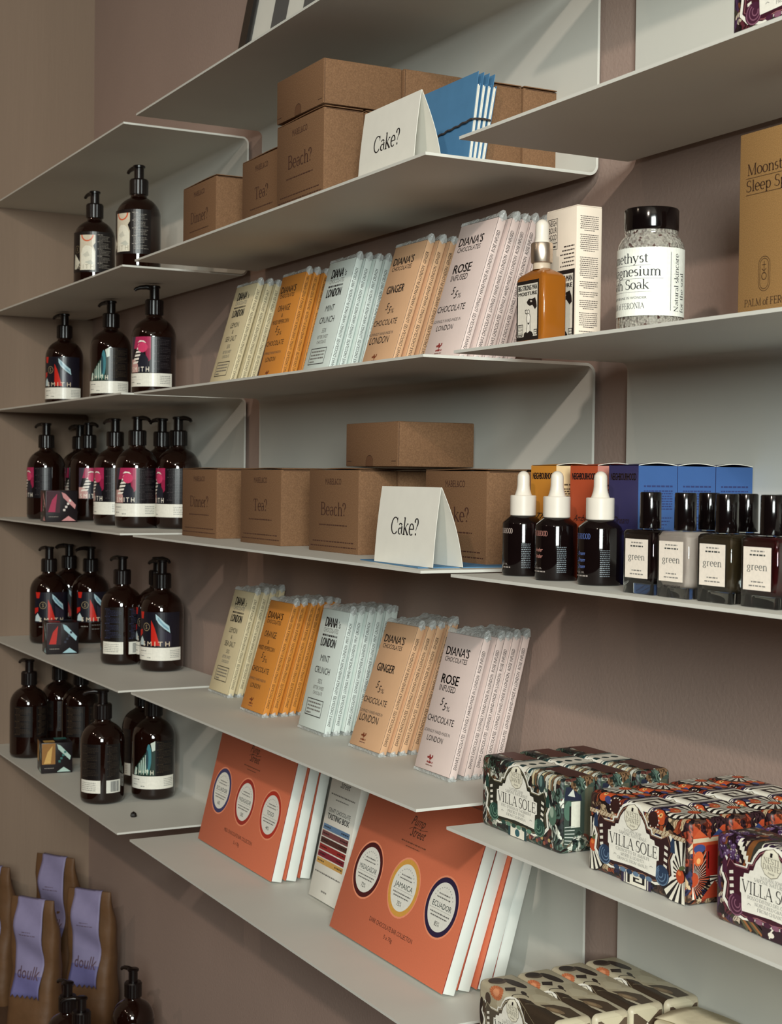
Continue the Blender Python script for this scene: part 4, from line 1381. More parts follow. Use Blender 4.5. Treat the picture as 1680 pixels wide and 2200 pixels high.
t = thing('salt_jar', 'clear jar of bath salts with black lid and white label', 'jar', (1.1892, -.1400, zc))
JR = .0290
pj = [(.024, 0), (.0275, .001), (JR, .005), (JR, .0735), (.0283, .0795), (.0262, .0842), (.0236, .0868), (.0225, .0885), (.0232, .0900), (.0232, .0915), (.0222, .0925), (.0222, .096)]
me = lathe(pj, 48, cap=True).mesh('glass_jar', M_GLASS); shade(me, 60); link('glass_jar', me, t)
def salt_mat():
    m, nt, b = new_mat('bath_salt')
    n_ = nt.nodes
    tc = n_.new('ShaderNodeTexCoord')
    vo = n_.new('ShaderNodeTexVoronoi'); vo.inputs['Scale'].default_value = 480
    nt.links.new(tc.outputs['Object'], vo.inputs['Vector'])
    sp = n_.new('ShaderNodeSeparateColor'); nt.links.new(vo.outputs['Color'], sp.inputs[0])
    rp = n_.new('ShaderNodeValToRGB'); e = rp.color_ramp.elements
    e[0].color = lin((150, 128, 118)); e[1].color = lin((236, 226, 214)); e[0].position = .0; e[1].position = .55
    q = e.new(.06); q.color = lin((120, 70, 62))
    q = e.new(.12); q.color = lin((190, 176, 166))
    nt.links.new(sp.outputs[0], rp.inputs[0]); nt.links.new(rp.outputs[0], b.inputs['Base Color'])
    b.inputs['Roughness'].default_value = .45
    bp = n_.new('ShaderNodeBump'); bp.inputs['Distance'].default_value = .002; bp.inputs['Strength'].default_value = 1.0
    nt.links.new(vo.outputs['Distance'], bp.inputs['Height']); nt.links.new(bp.outputs[0], b.inputs['Normal'])
    MATS['bath_salt'] = m
    return m
ps = [(.020, .002), (.0262, .003), (JR-.0016, .008), (JR-.0016, .0730), (.0266, .0785), (.0246, .083), (.0218, .0872), (.0212, .092)]
me = lathe(ps, 40).mesh('salt_fill', salt_mat()); shade(me, 60); link('salt_fill', me, t)
me = lathe([(.0226, .0915), (.0233, .092), (.0236, .094), (.0236, .1095), (.0228, .1108), (.018, .111)], 72, flute=(1, 3, .985)).mesh('lid', M_GLOSSBLK); shade(me, 40); link('lid', me, t)
a = Art(); kk = (34, 34, 38)
a.rect((226, 226, 216), -52, 16.6, 44, 75)
for q, (s_, wd) in enumerate((('Amethyst', 47), ('Magnesium', 58), ('Bath Soak', 48))):
    y_ = 62-q*11.3
    a.text(kk, s_, -45, y_, 8.0, width=wd, align='l', font='serif')
    a.rect((120, 120, 122), -45, y_-2.6, -45+wd+2, y_-2.3)
a.text(kk, 'WISDOM BEGINS IN WONDER', -45, 31.0, 2.0, width=46, align='l')
a.text(kk, 'PALM of FERONIA', -45, 22.8, 4.8, width=44, align='l', font='serif')
a.rect((60, 64, 80), 22.0, 21, 22.5, 71)
a.text(kk, 'Natural skincare', 31, 20, 5.0, width=50, align='l', font='serif', rot=90)
a.text(kk, 'for the soul', 38.5, 20, 5.0, width=34, align='l', font='serif', rot=90)
link('label', a.mesh('label', on_cyl(JR+.0004, math.radians(-45.7)), us=[q*3.0 for q in range(-20, 21)]), t)

t = thing('carton', 'brown kraft sleep spray carton at the right edge beside the salt jar', 'box', (1.3030, -.1400, zc))
link('body', bbox_mesh('body', .085, .045, .154, .001, speckle_mat('kraft_board', (148, 112, 68), (124, 92, 52), 1400, 0.75)), t)
a = Art(); kk = (58, 36, 22)
a.text(kk, 'Moonstone', 9, 120, 8.6, width=60, align='l', font='serif')
a.text(kk, 'Sleep Spray', 8, 107, 8.6, width=64, align='l', font='serif')
a.rect(kk, 8, 117.2, 70, 117.6); a.rect(kk, 8, 104.0, 73, 104.4)
link('title_lettering', a.mesh('title_lettering', on_front()), t)
a = Art()
for rr in (6.6, 4.9):
    L_ = arc(31, 47, rr, 0, 180, 14)+arc(31, 33, rr, 180, 360, 14)
    a.line(kk, L_+[L_[0]], .45)
a.ring(kk, 31, 38, 2.4, 3.0); a.line(kk, [(31, 41), (31, 50)], .5); a.line(kk, [(29, 47), (33, 47)], .5); a.line(kk, [(28.5, 44), (31, 42), (33.5, 44)], .5)
a.text(kk, 'PALM of FERONIA', 8, 15.5, 5.6, width=62, align='l', font='serif')
a.text(kk, '100ML / 3.3 FL.OZ', 16, 7, 3.2, width=44, align='l')
link('lettering', a.mesh('lettering', on_front()), t)

# ------------------------------------------------------------------ fourth shelf, right: serum droppers, their boxes, nail polish
zd = top('C4')
M_BLKGLASS = mat('black_glass', (14, 7, 7), 0.07, vary=0.1, spec=0.45)
SR = .0197
me_sb = lathe([(.0170, 0), (.0188, .0006), (SR, .003), (SR, .0505), (.0190, .0522), (.0124, .0578), (.0105, .0590)], 48).mesh('glass_body', M_BLKGLASS); shade(me_sb, 30)
me_sc = lathe([(.0120, .0582), (.0127, .0588), (.0127, .0772), (.0121, .0780), (.0082, .0782)], 40).mesh('dropper_collar', M_WHITEP); shade(me_sc, 35)
me_sd = lathe([(.0086, .0780), (.0080, .0792), (.0066, .0840), (.0061, .0880), (.0060, .0955)]+[(.0060*math.cos(math.radians(q)), .0957+.0060*math.sin(math.radians(q))) for q in (20, 40, 60, 75, 86)], 28).mesh('dropper_bulb', M_WHITEP); shade(me_sd, 50)
def serum(x, y, phi, ic, word, label):
    t = thing('serum_dropper', label, 'bottle', (x, y, zd), group='black serum droppers')
    link('glass_body', me_sb, t); link('dropper_collar', me_sc, t); link('dropper_bulb', me_sd, t)
    a = Art()
    a.text(ic, 'NEIGHBOURHOOD', 0, 41.5, 4.6, width=30, font='serif')
    for q, s_ in enumerate(word):
        a.text(ic, s_, 4, 27-q*5.8, 3.4, width=10, shear=.6)
    a.text((150, 140, 134), 'FACIAL OIL', 2, 11, 1.5, width=14)
    a.greek((150, 140, 134), -6, 13, 8, 1.4, 1.2, 7)
    for q in range(14):
        a.greek((104, 112, 118), 24, 33, 31-q*1.75, .9, .7, q)
    link('print', a.mesh('print', on_cyl(SR, math.radians(phi)), us=[q*2.5 for q in range(-16, 17)], rough=.4), t)
serum(1.0122, -.1540, -106, (200, 180, 170), ('', ), 'leftmost black serum bottle with white dropper, next to the Cake box')
serum(1.0790, -.1600, -102, (190, 130, 120), ('Amber', 'Amber'), 'middle black serum bottle with white dropper and pink print')
serum(1.1434, -.1570, -104, (90, 110, 170), ('Dream', 'Dream', 'Dream'), 'rightmost black serum bottle with white dropper and blue print')

def serum_box(x, y, front, side, words, label, k):
    W_, D_, H_ = .0440, .0432, .1070
    t = thing('serum_carton', label, 'box', (x, y, zd), group='coloured serum cartons')
    mb = MB()
    mb.box(0, W_, 0, D_, 0, H_)
    mb.m = [0, 0, 0, 0, 0, 1]      # right-hand side in the paler colour
    link('body', mb.mesh('body', [front, side]), t)
    # arched tuck flap with a white cut edge
    l = MB(); N = 12
    for i in range(N+1):
        u = i/N
        h_ = H_+.0002+.0022*math.sin(u*math.pi)
        for xx in (.001, W_+.0003):
            f_ = (xx > .01)
            l.v.append((xx, u*D_, (h_ if f_ else H_+.0002))); l.v.append((xx, u*D_, (h_ if f_ else H_+.0002)+.0005))
    for i in range(N):
        q = i*4
        for fc, mi in (((0, 4, 6, 2), 0), ((1, 3, 7, 5), 0), ((2, 6, 7, 3), 1), ((0, 1, 5, 4), 0)):
            l.f.append(tuple(q+z_ for z_ in fc)); l.m.append(mi)
    link('tuck_flap', l.mesh('tuck_flap', [front, M_WHITE]), t)
    a = Art(); dk = (36, 20, 24)
    a.text(dk, 'NEIGHBOURHOOD', 22, 94, 6.2, width=38, track=-.04, bold=.3)
    link('lettering', a.mesh('lettering', on_front()), t)
    if words:
        b_ = Art()
        for q, s_ in enumerate(words):
            b_.text(dk, s_, 18+q*2, 55-q*10, 6.0, width=24, shear=.6)
        link('handwriting', b_.mesh('handwriting', on_front()), t)
    a = Art(); dk = k
    a.greek(dk, 6, 38, 88, 2.0, 1.6, 2)
    for q in range(8):
        a.greek(dk, 6, 38, 84-q*2.3, 1.4, 1.2, q)
    for q in range(14):
        a.greek(dk, 6, 38-(q % 4)*3, 60-q*3.0, 1.6, 1.0, 30+q)
    link('small_print', a.mesh('small_print', on_right(W_)), t)
Mc = lambda n_, c_: mat(n_, c_, 0.5, vary=.03)
serum_box(.9950, -.1340, Mc('card_ochre', (196, 130, 46)), Mc('card_cream', (220, 190, 146)), ('The', ), 'ochre yellow serum carton behind the dropper bottles', (90, 70, 50))
serum_box(1.0620, -.1335, Mc('card_rust', (176, 74, 40)), Mc('card_rose', (186, 122, 110)), ('Amber', ), 'rust orange serum carton behind the dropper bottles', (96, 50, 48))
serum_box(1.1270, -.1360, Mc('card_indigo', (46, 42, 84)), Mc('card_blue', (50, 84, 138)), ('Dream', 'Dream'), 'front indigo and blue serum carton behind the nail polish', (36, 48, 96))
serum_box(1.1265, -.0918, Mc('card_indigo', (46, 42, 84)), Mc('card_blue', (50, 84, 138)), (), 'middle blue serum carton behind the nail polish', (36, 48, 96))
serum_box(1.1260, -.0475, Mc('card_indigo', (46, 42, 84)), Mc('card_blue', (50, 84, 138)), (), 'rear blue serum carton against the back panel', (36, 48, 96))

PW, PD, PH = .0405, .0262, .0535
def psec(z_, ins, r):
    return rsec(ins, PW-ins, ins, PD-ins, z_, r)
me_pg = loft([psec(0, .0008, .002), psec(.0008, 0, .0026), psec(PH-.003, 0, .0026), psec(PH-.0008, .0012, .003), psec(PH, .004, .003)]).mesh('glass', M_GLASS); shade(me_pg, 50)
def pin(m):
    me = loft([psec(.0098, .009, .003), psec(.0106, .0046, .004), psec(.0140, .0026, .004), psec(.020, .0014, .003), psec(PH-.0045, .0014, .003), psec(PH-.0034, .003, .003)]).mesh('polish', m); shade(me, 50)
    return me
me_pn = lathe([(.0062, PH-.001), (.0062, PH+.0012)], 20, cx=PW/2, cy=PD/2).mesh('neck', M_GLASS)
me_pc = lathe([(.0086, PH+.0006), (.0090, PH+.0012), (.0088, PH+.0300), (.0082, PH+.0310), (.0060, PH+.0312)], 40, cx=PW/2, cy=PD/2).mesh('cap', M_GLOSSBLK); shade(me_pc, 40)
def pol_label(shade_bar, brand=None):
    a = Art(); g_ = (74, 78, 76)
    a.rect((238, 226, 212), 4.0, 13.2, 34.5, 45.5)
    a.greek((130, 126, 120), 12, 27, 42, 1.6, 1.0, 2)
    a.greek((60, 64, 62), 11, 28, 39, 1.8, 1.2, shade_bar)
    a.text(g_, 'green', 19.2, 28.3, 5.4, width=22, font='serif', track=.05)
    a.greek((130, 126, 120), 13, 26, 19, 1.6, 1.0, 5)
    a.greek((130, 126, 120), 10.5, 28.5, 16, 1.6, 1.0, 6)
    if brand:
        a.text((46, 40, 40), 'manucurist', 21, 8.6, 2.6, width=21)
        a.text((46, 40, 40), 'PARIS', 21, 6.2, 1.5, width=6)
    return a.mesh('label', on_front(), rough=.6)
LB = pol_label(3); LB2 = pol_label(9, True)
def polish(x, y, m, label, lab=LB):
    t = thing('nail_polish', label, 'nail polish', (x, y, zd), group='nail polish bottles')
    link('glass', me_pg, t); link('polish', pin(m), t); link('neck', me_pn, t); link('cap', me_pc, t); link('label', lab, t)
pol = lambda n_, c_: mat(n_, c_, 0.12, vary=.05, coat=.5)
polish(1.2240, -.1915, pol('polish_black', (24, 8, 10)), 'black nail polish, leftmost of the front row')
polish(1.2680, -.1905, pol('polish_pearl', (206, 190, 180)), 'pearl white nail polish in the front row', LB2)
polish(1.3180, -.1900, pol('polish_khaki', (62, 50, 34)), 'khaki olive nail polish in the front row')
polish(1.3685, -.1895, pol('polish_wine', (52, 8, 10)), 'dark red nail polish at the right edge of the front row')
polish(1.2560, -.1560, pol('polish_plum', (40, 10, 16)), 'dark nail polish in the second row behind the pearl one')
polish(1.3020, -.1560, pol('polish_plum', (40, 10, 16)), 'dark nail polish in the second row behind the khaki one')
polish(1.3480, -.1560, pol('polish_plum', (40, 10, 16)), 'dark nail polish in the second row between khaki and wine')
polish(1.3940, -.1560, pol('polish_plum', (40, 10, 16)), 'dark nail polish in the second row at the right edge')

# ------------------------------------------------------------------ wrapped soaps
SOW, SOD, SOH, SRR = .139, .0415, .070, .006
def soap_wrap(u, v, h):
    x = u/1000
    v /= 1000
    f = SOH-SRR
    if v <= f:
        return (x, -h, v)
    th = (v-f)/SRR
    if th <= math.pi/2:
        return (x, SRR-(SRR+h)*math.cos(th), f+(SRR+h)*math.sin(th))
    return (x, SRR+(v-f-SRR*math.pi/2), SOH+h)
VSB = [64, 65.6, 67.2, 68.8, 70.4, 72, 73.4]
VT = 73.4+29           # last row that still lies on the flat top
WH = (228, 222, 206); BK = (24, 18, 20)
CART = [(20, 12), (11, 20), (13, 33), (8, 41), (14, 54), (22, 49.5), (37, 50), (38.5, 54), (43, 54.5), (46, 60), (51, 66), (58, 69.6), (65, 70.4),
        (72, 69.6), (79, 66), (84, 60), (87, 54.5), (91.5, 54), (93, 50), (108, 49.5), (117, 54), (124, 41), (119.5, 33), (121.5, 20), (112, 12), (97, 8.6), (82, 11), (68, 9.6), (50, 11), (35, 8.6)]
INNER = [(34, 15.5), (33, 29), (31.5, 30), (31.5, 41), (35, 41.5), (36, 45), (41, 45.5), (42.5, 48.5), (46, 49), (49, 56), (54, 61.5), (60, 64), (65.5, 64.6), (71, 64), (77, 61.5), (82, 56), (85, 49), (89, 48.5),
         (90, 45.5), (95.5, 45), (96.5, 41.5), (102, 41), (102, 30), (99, 29), (98, 15.5), (66, 17)]
def shrink(P, k, c=(66, 37)):
    return [(c[0]+(x-c[0])*k, c[1]+(y-c[1])*(k*.985)) for x, y in P]

def cartouche(a, th):
    a.poly((232, 228, 216), CART)
    a.poly(th['frame'], shrink(CART, .945))
    a.line(th['trim'], shrink(CART, .905)+[shrink(CART, .905)[0]], .7)
    for k in range(4):           # light slots in the side scrolls
        y = 25+k*5.2
        a.poly((228, 222, 208), [(20-k*.4, y), (24.5-k*.4, y+1.0), (24-k*.3, y+3.6), (19.6-k*.3, y+2.4)])
        a.poly((228, 222, 208), [(112+k*.4, y), (107.5+k*.4, y+1.0), (108+k*.3, y+3.6), (112.4+k*.3, y+2.4)])
    for cx, s in ((27, 1), (106, -1)):
        a.ell(th['scroll'], cx, 18.5, 9.5, 8.5)
        for q in range(3):
            a.ring(th['scroll2'], cx+s*q*.8, 18.5+q*.6, 7.4-q*2.4, 8.4-q*2.4, 120, 380, 18)
    for q in range(6):
        a.ell(th['scroll2'] if q % 2 else th['scroll'], 44+q*9, 11.4, 4.2, 2.0)
    for cx in (13.5, 119.5):
        a.poly(th['scroll'], [(cx-3, 40), (cx+3, 40), (cx+2, 50), (cx, 53), (cx-3, 48)])
    a.poly((236, 232, 220), INNER)
    a.poly((120, 112, 96), [(65.5+11.6*math.cos(math.radians(18+36*k)), 58+11*math.sin(math.radians(18+36*k))) for k in range(10)])
    a.poly((230, 224, 204), [(65.5+11*math.cos(math.radians(18+36*k)), 58+10.4*math.sin(math.radians(18+36*k))) for k in range(10)])
    gk = (92, 84, 72); bk = (34, 30, 30)
    a.rect(bk, 64.2, 63.2, 66.8, 66)
    a.text(gk, 'NESTI', 65.5, 58.4, 4.0, width=17, font='serif')
    a.text(gk, 'DANTE', 65.5, 53.4, 4.0, width=18.5, font='serif')
    a.text(gk, 'Firenze', 65.5, 50.2, 1.8, width=7, shear=.3)
    gt = (96, 94, 90)
    a.text(gt, 'NATURAL SOAP', 66, 44.6, 2.2, width=24, font='serif')
    a.text(gt, 'SAPONE NATURALE', 66, 41.4, 2.6, width=38, font='serif')
    a.text(bk, 'VILLA SOLE', 66.7, 30.6, 9.2, width=66, font='serif')
    for k, (s, wd) in enumerate(th['lines']):
        a.text(gt, s, 66, 26.6-k*3.7, 2.5, width=wd, font='serif')
    a.line(gt, [(40, 22), (42, 23), (44, 22)], .4); a.line(gt, [(90, 22), (92, 23), (94, 22)], .4)

def key_band(a, c0, c1, x0, x1, v0, v1):
    a.rect(c0, x0-5, v0, x1+5, v1)
    a.rect(WH, x0-1.2, v0, x0, v1); a.rect(WH, x1, v0, x1+1.2, v1)
    a.rect(WH, x0+1.4, v0, x1-1.4, v1)
    n = max(1, int((v1-v0)/19))
    st = (v1-v0)/n
    for i in range(n):
        y = v0+i*st
        w_ = x1-x0-2.8; X = x0+1.4
        for (a0, b0, a1, b1) in ((.08, .08, .2, .92), (.2, .80, .92, .92), (.80, .26, .92, .80), (.36, .26, .80, .38), (.36, .38, .48, .64), (.48, .54, .66, .64)):
            a.rect(c1, X+w_*a0, y+st*b0, X+w_*a1, y+st*b1)

TH = {
 'blue': dict(frame=(50, 28, 30), trim=(150, 108, 84), scroll=(38, 56, 82), scroll2=(96, 120, 146), lines=(('CHINOTTO DI AMALFI', 46), ('MYRTLE-LEAVED', 32), ('ORANGE FROM AMALFI', 42)),
              pal=[(30, 18, 22), (140, 58, 38), (70, 48, 42), (38, 38, 70), (24, 16, 20), (160, 76, 44), (44, 26, 30), (110, 80, 60), (52, 30, 36), (190, 166, 132)]),
 'green': dict(frame=(38, 38, 30), trim=(120, 112, 84), scroll=(34, 66, 58), scroll2=(96, 132, 112), lines=(("FICO D'INDIA DI TAORMINA", 52), ('PRICKLY PEAR', 30), ('FROM TAORMINA', 34)),
               pal=[(24, 26, 24), (60, 78, 70), (88, 50, 44), (34, 40, 40), (150, 150, 134), (46, 30, 30), (84, 104, 92), (120, 92, 66), (202, 204, 190)]),
 'purple': dict(frame=(62, 22, 36), trim=(150, 96, 100), scroll=(70, 30, 52), scroll2=(130, 84, 104), lines=(('ROSSO DIVINO DEL CHIANTI', 52), ('NOBLE RED GRAPES', 36), ('FROM CHIANTI', 30)),
                pal=[(40, 16, 30), (112, 62, 40), (78, 48, 84), (52, 30, 40), (150, 84, 48), (34, 18, 26), (70, 64, 52), (96, 40, 52), (206, 190, 170)]),
 'fig': dict(frame=(86, 76, 64), trim=(190, 178, 150), scroll=(74, 60, 48), scroll2=(150, 132, 108), lines=(('FICO DI SICILIA', 40), ('SWEET FIG', 28), ('FROM SICILY', 32)),
             pal=[(178, 168, 142), (188, 178, 152), (172, 160, 134), (184, 174, 150), (168, 156, 130), (182, 170, 144), (176, 164, 140), (186, 176, 152)]),
}
C4_ = (4, 1, 135, VT)
def soap_art(kind):
    th = TH[kind]
    a = Art(); e = Art(); lft = None
    if kind == 'blue':
        for cx, cy, r in ((131, 24, 29), (6, 24, 24), (116, 92, 25), (14, 98, 22)):
            disc = [(min(max(cx+r*math.cos(q*math.pi/18), C4_[0]), C4_[2]), min(max(cy+r*math.sin(q*math.pi/18), C4_[1]), C4_[3])) for q in range(36)]
            a.poly(BK, disc)
            a.burst(WH, cx, cy, 5.5, r*.96, 20, clip=C4_)
            a.ell((180, 70, 36), min(max(cx, 9), 129), cy-1, 5.2, 5.8); a.ell((216, 120, 60), min(max(cx, 9), 129)-1, cy+1.2, 2.2, 1.8)
            a.ell((84, 92, 60), min(max(cx, 9), 129)+2, cy+6, 4, 1.8, rot=24)
        key_band(a, (44, 32, 62), BK, 55, 86, 66, VT)
        key_band(a, (44, 32, 62), BK, 55, 86, 1, 12)
        for x, y, s in ((24, 70, 1), (38, 80, 1), (100, 66, -1), (104, 80, -1), (40, 95, 1)):
            a.ell((196, 84, 44), x, y, 8.5, 5.5, rot=30*s); a.ell((60, 66, 116), x+5*s, y-4, 5, 3, rot=-20)
            a.ell((222, 168, 104), x-2*s, y+1, 2.4, 2.0); a.ell(BK, x-2*s, y+1, .8)
        a.ell((52, 26, 24), 40, 63, 6.6, 6.6); a.ell((52, 26, 24), 93, 62, 6.6, 6.6)
        for q in range(12):
            an = q*math.pi/6
            for cx in (40, 93):
                a.ell((226, 214, 196), cx+7.4*math.cos(an), 62.5+7.4*math.sin(an), .8, .8, 8)
        a.rect((196, 178, 148), 4, 51.5, 135, 55)
        for q in range(32):
            a.line((130, 90, 62), [(5+q*4.1, 51.6), (8+q*4.1, 54.9)], .7)
        # end face
        e.rect((176, 72, 42), 4, 6, 37, 64)
        e.burst(WH, 4, 22, 6, 26, 20, -90, 90, clip=(4, 6, 37, 64)); e.burst(BK, 4, 22, 6, 26, 20, -81, 99, clip=(4, 6, 37, 64))
        e.burst(WH, 37, 22, 6, 16, 14, 90, 270, clip=(4, 6, 37, 64))
        e.rect((196, 178, 148), 4, 51.5, 37, 55)
        e.poly((186, 84, 50), [(4, 56), (20, 56), (12, 64)]); e.poly((52, 66, 112), [(20, 56), (37, 56), (30, 62)])
        e.ell((60, 70, 118), 10, 47, 6, 3.4); e.ell((200, 96, 54), 9, 39, 5, 6); e.ell((222, 168, 104), 9, 37, 2, 2.4)
        e.rect((150, 34, 26), 17, 24, 29, 49); e.greek((50, 14, 14), 18.5, 20, 30, 1.0, 14, 2)
        e.poly((160, 60, 38), [(12, 6), (36, 6), (26, 20)])
    elif kind == 'green':
        a.rect((30, 62, 66), 50, 66, 88, VT); a.rect(WH, 54, 66, 84, VT)
        a.rect((30, 62, 66), 56.4, 66, 57.4, VT); a.rect((30, 62, 66), 80.6, 66, 81.6, VT)
        for q in range(3):
            a.ell((30, 56, 56), 69, 72+q*11, 4.2, 3.6)
        a.rect((30, 62, 66), 52, 1, 84, 12); a.rect(WH, 56, 1, 80, 12); a.ell((40, 88, 96), 68, 5.5, 4, 3.6)
        rnd = random.Random(9)
        for q in range(60):      # palm fronds at the upper left
            x, y = rnd.uniform(6, 36), rnd.uniform(56, 72)
            a.line(((54, 74, 62), (84, 104, 84), (30, 40, 34))[q % 3], [(x, y), (x+rnd.uniform(-6, 6), y+rnd.uniform(-4, 5))], .8)
        for q in range(9):
            x = 92+q*4.6
            a.poly(((206, 190, 152), (112, 84, 60), (196, 196, 184))[q % 3], [(x, 58), (x+2.6, 56), (x+4, 72), (x+1, 76)])
        a.ell((44, 62, 62), 108, 60, 5.5, 8); a.ell((98, 128, 124), 107, 62, 2.6, 5)
        a.poly((88, 48, 40), [(5, 84), (46, 80), (48, VT), (5, VT)]); a.poly((74, 40, 36), [(90, 84), (134, 80), (134, VT), (90, VT)])
        for q in range(26):      # feathery strokes lower left and right
            x = rnd.uniform(5, 12); y = rnd.uniform(2, 50)
            a.line(((196, 196, 186), (40, 44, 42))[q % 2], [(x, y), (x+rnd.uniform(1, 4), y+rnd.uniform(4, 9))], .8)
            x = rnd.uniform(124, 132)
            a.line(((196, 200, 190), (38, 44, 42))[q % 2], [(x, y), (x+rnd.uniform(-3, 2), y+rnd.uniform(4, 9))], .8)
        for q in range(10):
            a.ell(((140, 80, 60), (96, 52, 60), (180, 150, 100))[q % 3], 90+q*4, 6+(q % 3)*2, 2.2, 1.8)
        a.ell((84, 112, 96), 127, 34, 6.5, 9); a.ell((150, 168, 150), 126, 37, 3, 5)
        e.rect((60, 72, 64), 4, 6, 37, 64)
        for q in range(7):
            e.rect((104, 98, 76), 27+q*1.3, 14, 27.7+q*1.3, 60)
        e.ell((84, 112, 96), 9, 40, 5, 9); e.rect((214, 212, 196), 12, 24, 22, 48); e.rect((30, 26, 26), 10, 26, 12, 44)
        e.poly((40, 44, 60), [(4, 50), (24, 48), (20, 62), (6, 62)])
        e.poly((200, 202, 192), [(8, 54), (16, 52), (14, 60)])
        for q in range(6):
            e.line((190, 194, 186), [(5, 10+q*3), (16, 8+q*3.4)], .8)
        e.ring((96, 56, 44), 27, 12, 3, 5.5)
    elif kind == 'purple':
        rnd = random.Random(3)
        for q in range(46):
            x, y = rnd.uniform(6, 30), rnd.uniform(52, 84)
            a.ell(((86, 58, 96), (62, 38, 72), (104, 76, 112))[q % 3], x, y, 2.3, 2.0); a.ell((176, 160, 184), x-.6, y+.7, .7, .6)
        a.poly((124, 76, 40), [(34, 52), (40, 52), (46, 66), (44, 84), (40, 84), (40, 68)])
        a.poly((52, 52, 46), [(40, 52), (46, 52), (52, 66), (50, VT), (46, VT), (46, 68)])
        a.rect((46, 28, 56), 53, 62, 92, VT)
        a.ring(WH, 72, 76, 15, 16.4); a.ring(WH, 72, 76, 20, 21.2)
        for q in range(8):
            an = q*math.pi/4
            a.ell(WH, 72+9*math.cos(an), 76+9*math.sin(an), 6.6, 2.2, rot=q*45)
            a.ell((46, 28, 56), 72+9*math.cos(an), 76+9*math.sin(an), 4.4, 1.1, rot=q*45)
        a.ell((196, 176, 110), 72, 76, 2.4)
        for q in range(5):
            a.poly(WH, [(28+q*2.2, 70-q*3), (31+q*2.2, 71-q*3), (30+q*2.2, 64-q*3), (27.4+q*2.2, 64.5-q*3)])
        for q in range(6):
            a.line(((90, 84, 60), (150, 96, 56), (46, 40, 36))[q % 3], [(28+q*3, 12), (40+q*4, 2)], 2.2)
        a.rect((46, 24, 34), 56, 1, 92, 11); a.ring(WH, 74, 2, 9, 10.4, 0, 180); a.ell(WH, 66, 5, 3.4, 2); a.ell(WH, 82, 5, 3.4, 2)
        e.rect((70, 34, 50), 4, 6, 37, 64); e.ell((96, 66, 104), 14, 46, 8, 9); e.ell((140, 80, 46), 26, 24, 8, 12)
    else:
        dk = (46, 34, 29); dk2 = (76, 62, 52); lf = (58, 46, 35)
        a.ell(dk, 30, 92, 17, 5.5, rot=8); a.ell(dk2, 16, 80, 9, 9); a.ell(dk, 14, 80, 6.4, 7.4)
        a.poly(dk, [(40, 86), (50, 80), (44, 72), (36, 76)])
        a.ell((196, 116, 76), 34, 66, 11, 7); a.ell((216, 146, 106), 34, 66, 6, 4)
        for q in range(18):
            an = q*math.pi/9
            a.line((170, 92, 58), [(34+5*math.cos(an), 66+3*math.sin(an)), (34+12*math.cos(an), 66+7.6*math.sin(an))], .5)
        a.ell(dk, 58, 84, 6, 2.4, rot=-15)
        a.ring(dk, 66, 74, 8, 9.2, 60, 230)
        a.poly(lf, [(62, 60), (64, 70), (72, 76), (80, 78), (92, 76), (104, 80), (118, 78), (134, 80), (134, 40), (128, 46), (120, 40), (112, 44), (104, 36), (94, 42), (84, 40), (74, 50), (66, 50)])
        a.poly((80, 66, 52), [(92, 80), (134, 84), (134, VT-4), (112, VT-2), (98, 92)])
        a.ell((132, 110, 84), 112, 84, 12, 4.5, rot=12); a.ell((160, 136, 104), 111, 84, 6, 2.2, rot=12)
        a.line((128, 116, 92), [(66, 72), (86, 66), (104, 56), (118, 44)], .7); a.line((128, 116, 92), [(82, 70), (92, 76), (100, 78)], .6); a.line((128, 116, 92), [(86, 66), (84, 52)], .6)
        a.ell(dk, 8, 40, 4, 14); a.ell(dk2, 20, 56, 5, 6)
        e.rect((84, 68, 54), 4, 6, 37, 64); e.poly((206, 196, 172), [(4, 6), (30, 6), (16, 40), (4, 44)]); e.ell((216, 208, 190), 20, 48, 1.6, 6)
    cartouche(a, th)
    return a.mesh('printed_wrapper', soap_wrap, vs=VSB, rough=.42), e.mesh('wrapper_end_print', on_right(SOW), rough=.42)

SOAP = {}
for kind in TH:
    m = baroque_mat('wrapper_'+kind, TH[kind]['pal'], 70 if kind != 'fig' else 30, swirl=0.8 if kind != 'fig' else 0.0)
    body = bbox_mesh('wrapped_bar', SOW, SOD, SOH, SRR, m, seg=4)
    SOAP[kind] = (body,)+soap_art(kind)
# folded triangular flaps of the wrapper on the end
FLAP = {}
for k in TH:
    lo = MB().add([(SOW+.0001, .005, .004), (SOW+.0011, SOD/2, .022), (SOW+.0001, SOD-.005, .004)], [(0, 2, 1)])
    hi = MB().add([(SOW+.0001, .005, SOH-.004), (SOW+.0009, SOD/2, SOH-.016), (SOW+.0001, SOD-.005, SOH-.004)], [(0, 1, 2)])
    FLAP[k] = [q.mesh('folded_flap', MATS['wrapper_'+k]) for q in (lo, hi)]
def soap(kind, x, y, z, rot, label):
    t = thing('soap_bar', label, 'soap', (x, y, z), (0, 0, math.radians(rot)), kind+' wrapped soaps')
    b, p, e = SOAP[kind]
    link('wrapped_bar', b, t); link('printed_wrapper', p, t); link('wrapper_end_print', e, t)
    for f_ in FLAP[kind]:
        link('folded_flap', f_, t)
    return t
def soap_row(kind, x, y0, zk, n, names, pitch=.0424):
    for i in range(n):
        soap(kind, x+random.uniform(-.0015, .0015) if i else x, y0+i*pitch, top(zk), random.uniform(-.5, .5) if i else 0, names[i])
soap_row('green', .9762, -.1760, 'C5', 3, ['front green and white prickly pear soap with cartouche label', 'middle green prickly pear soap behind the front one', 'rear green prickly pear soap nearest the wall'])
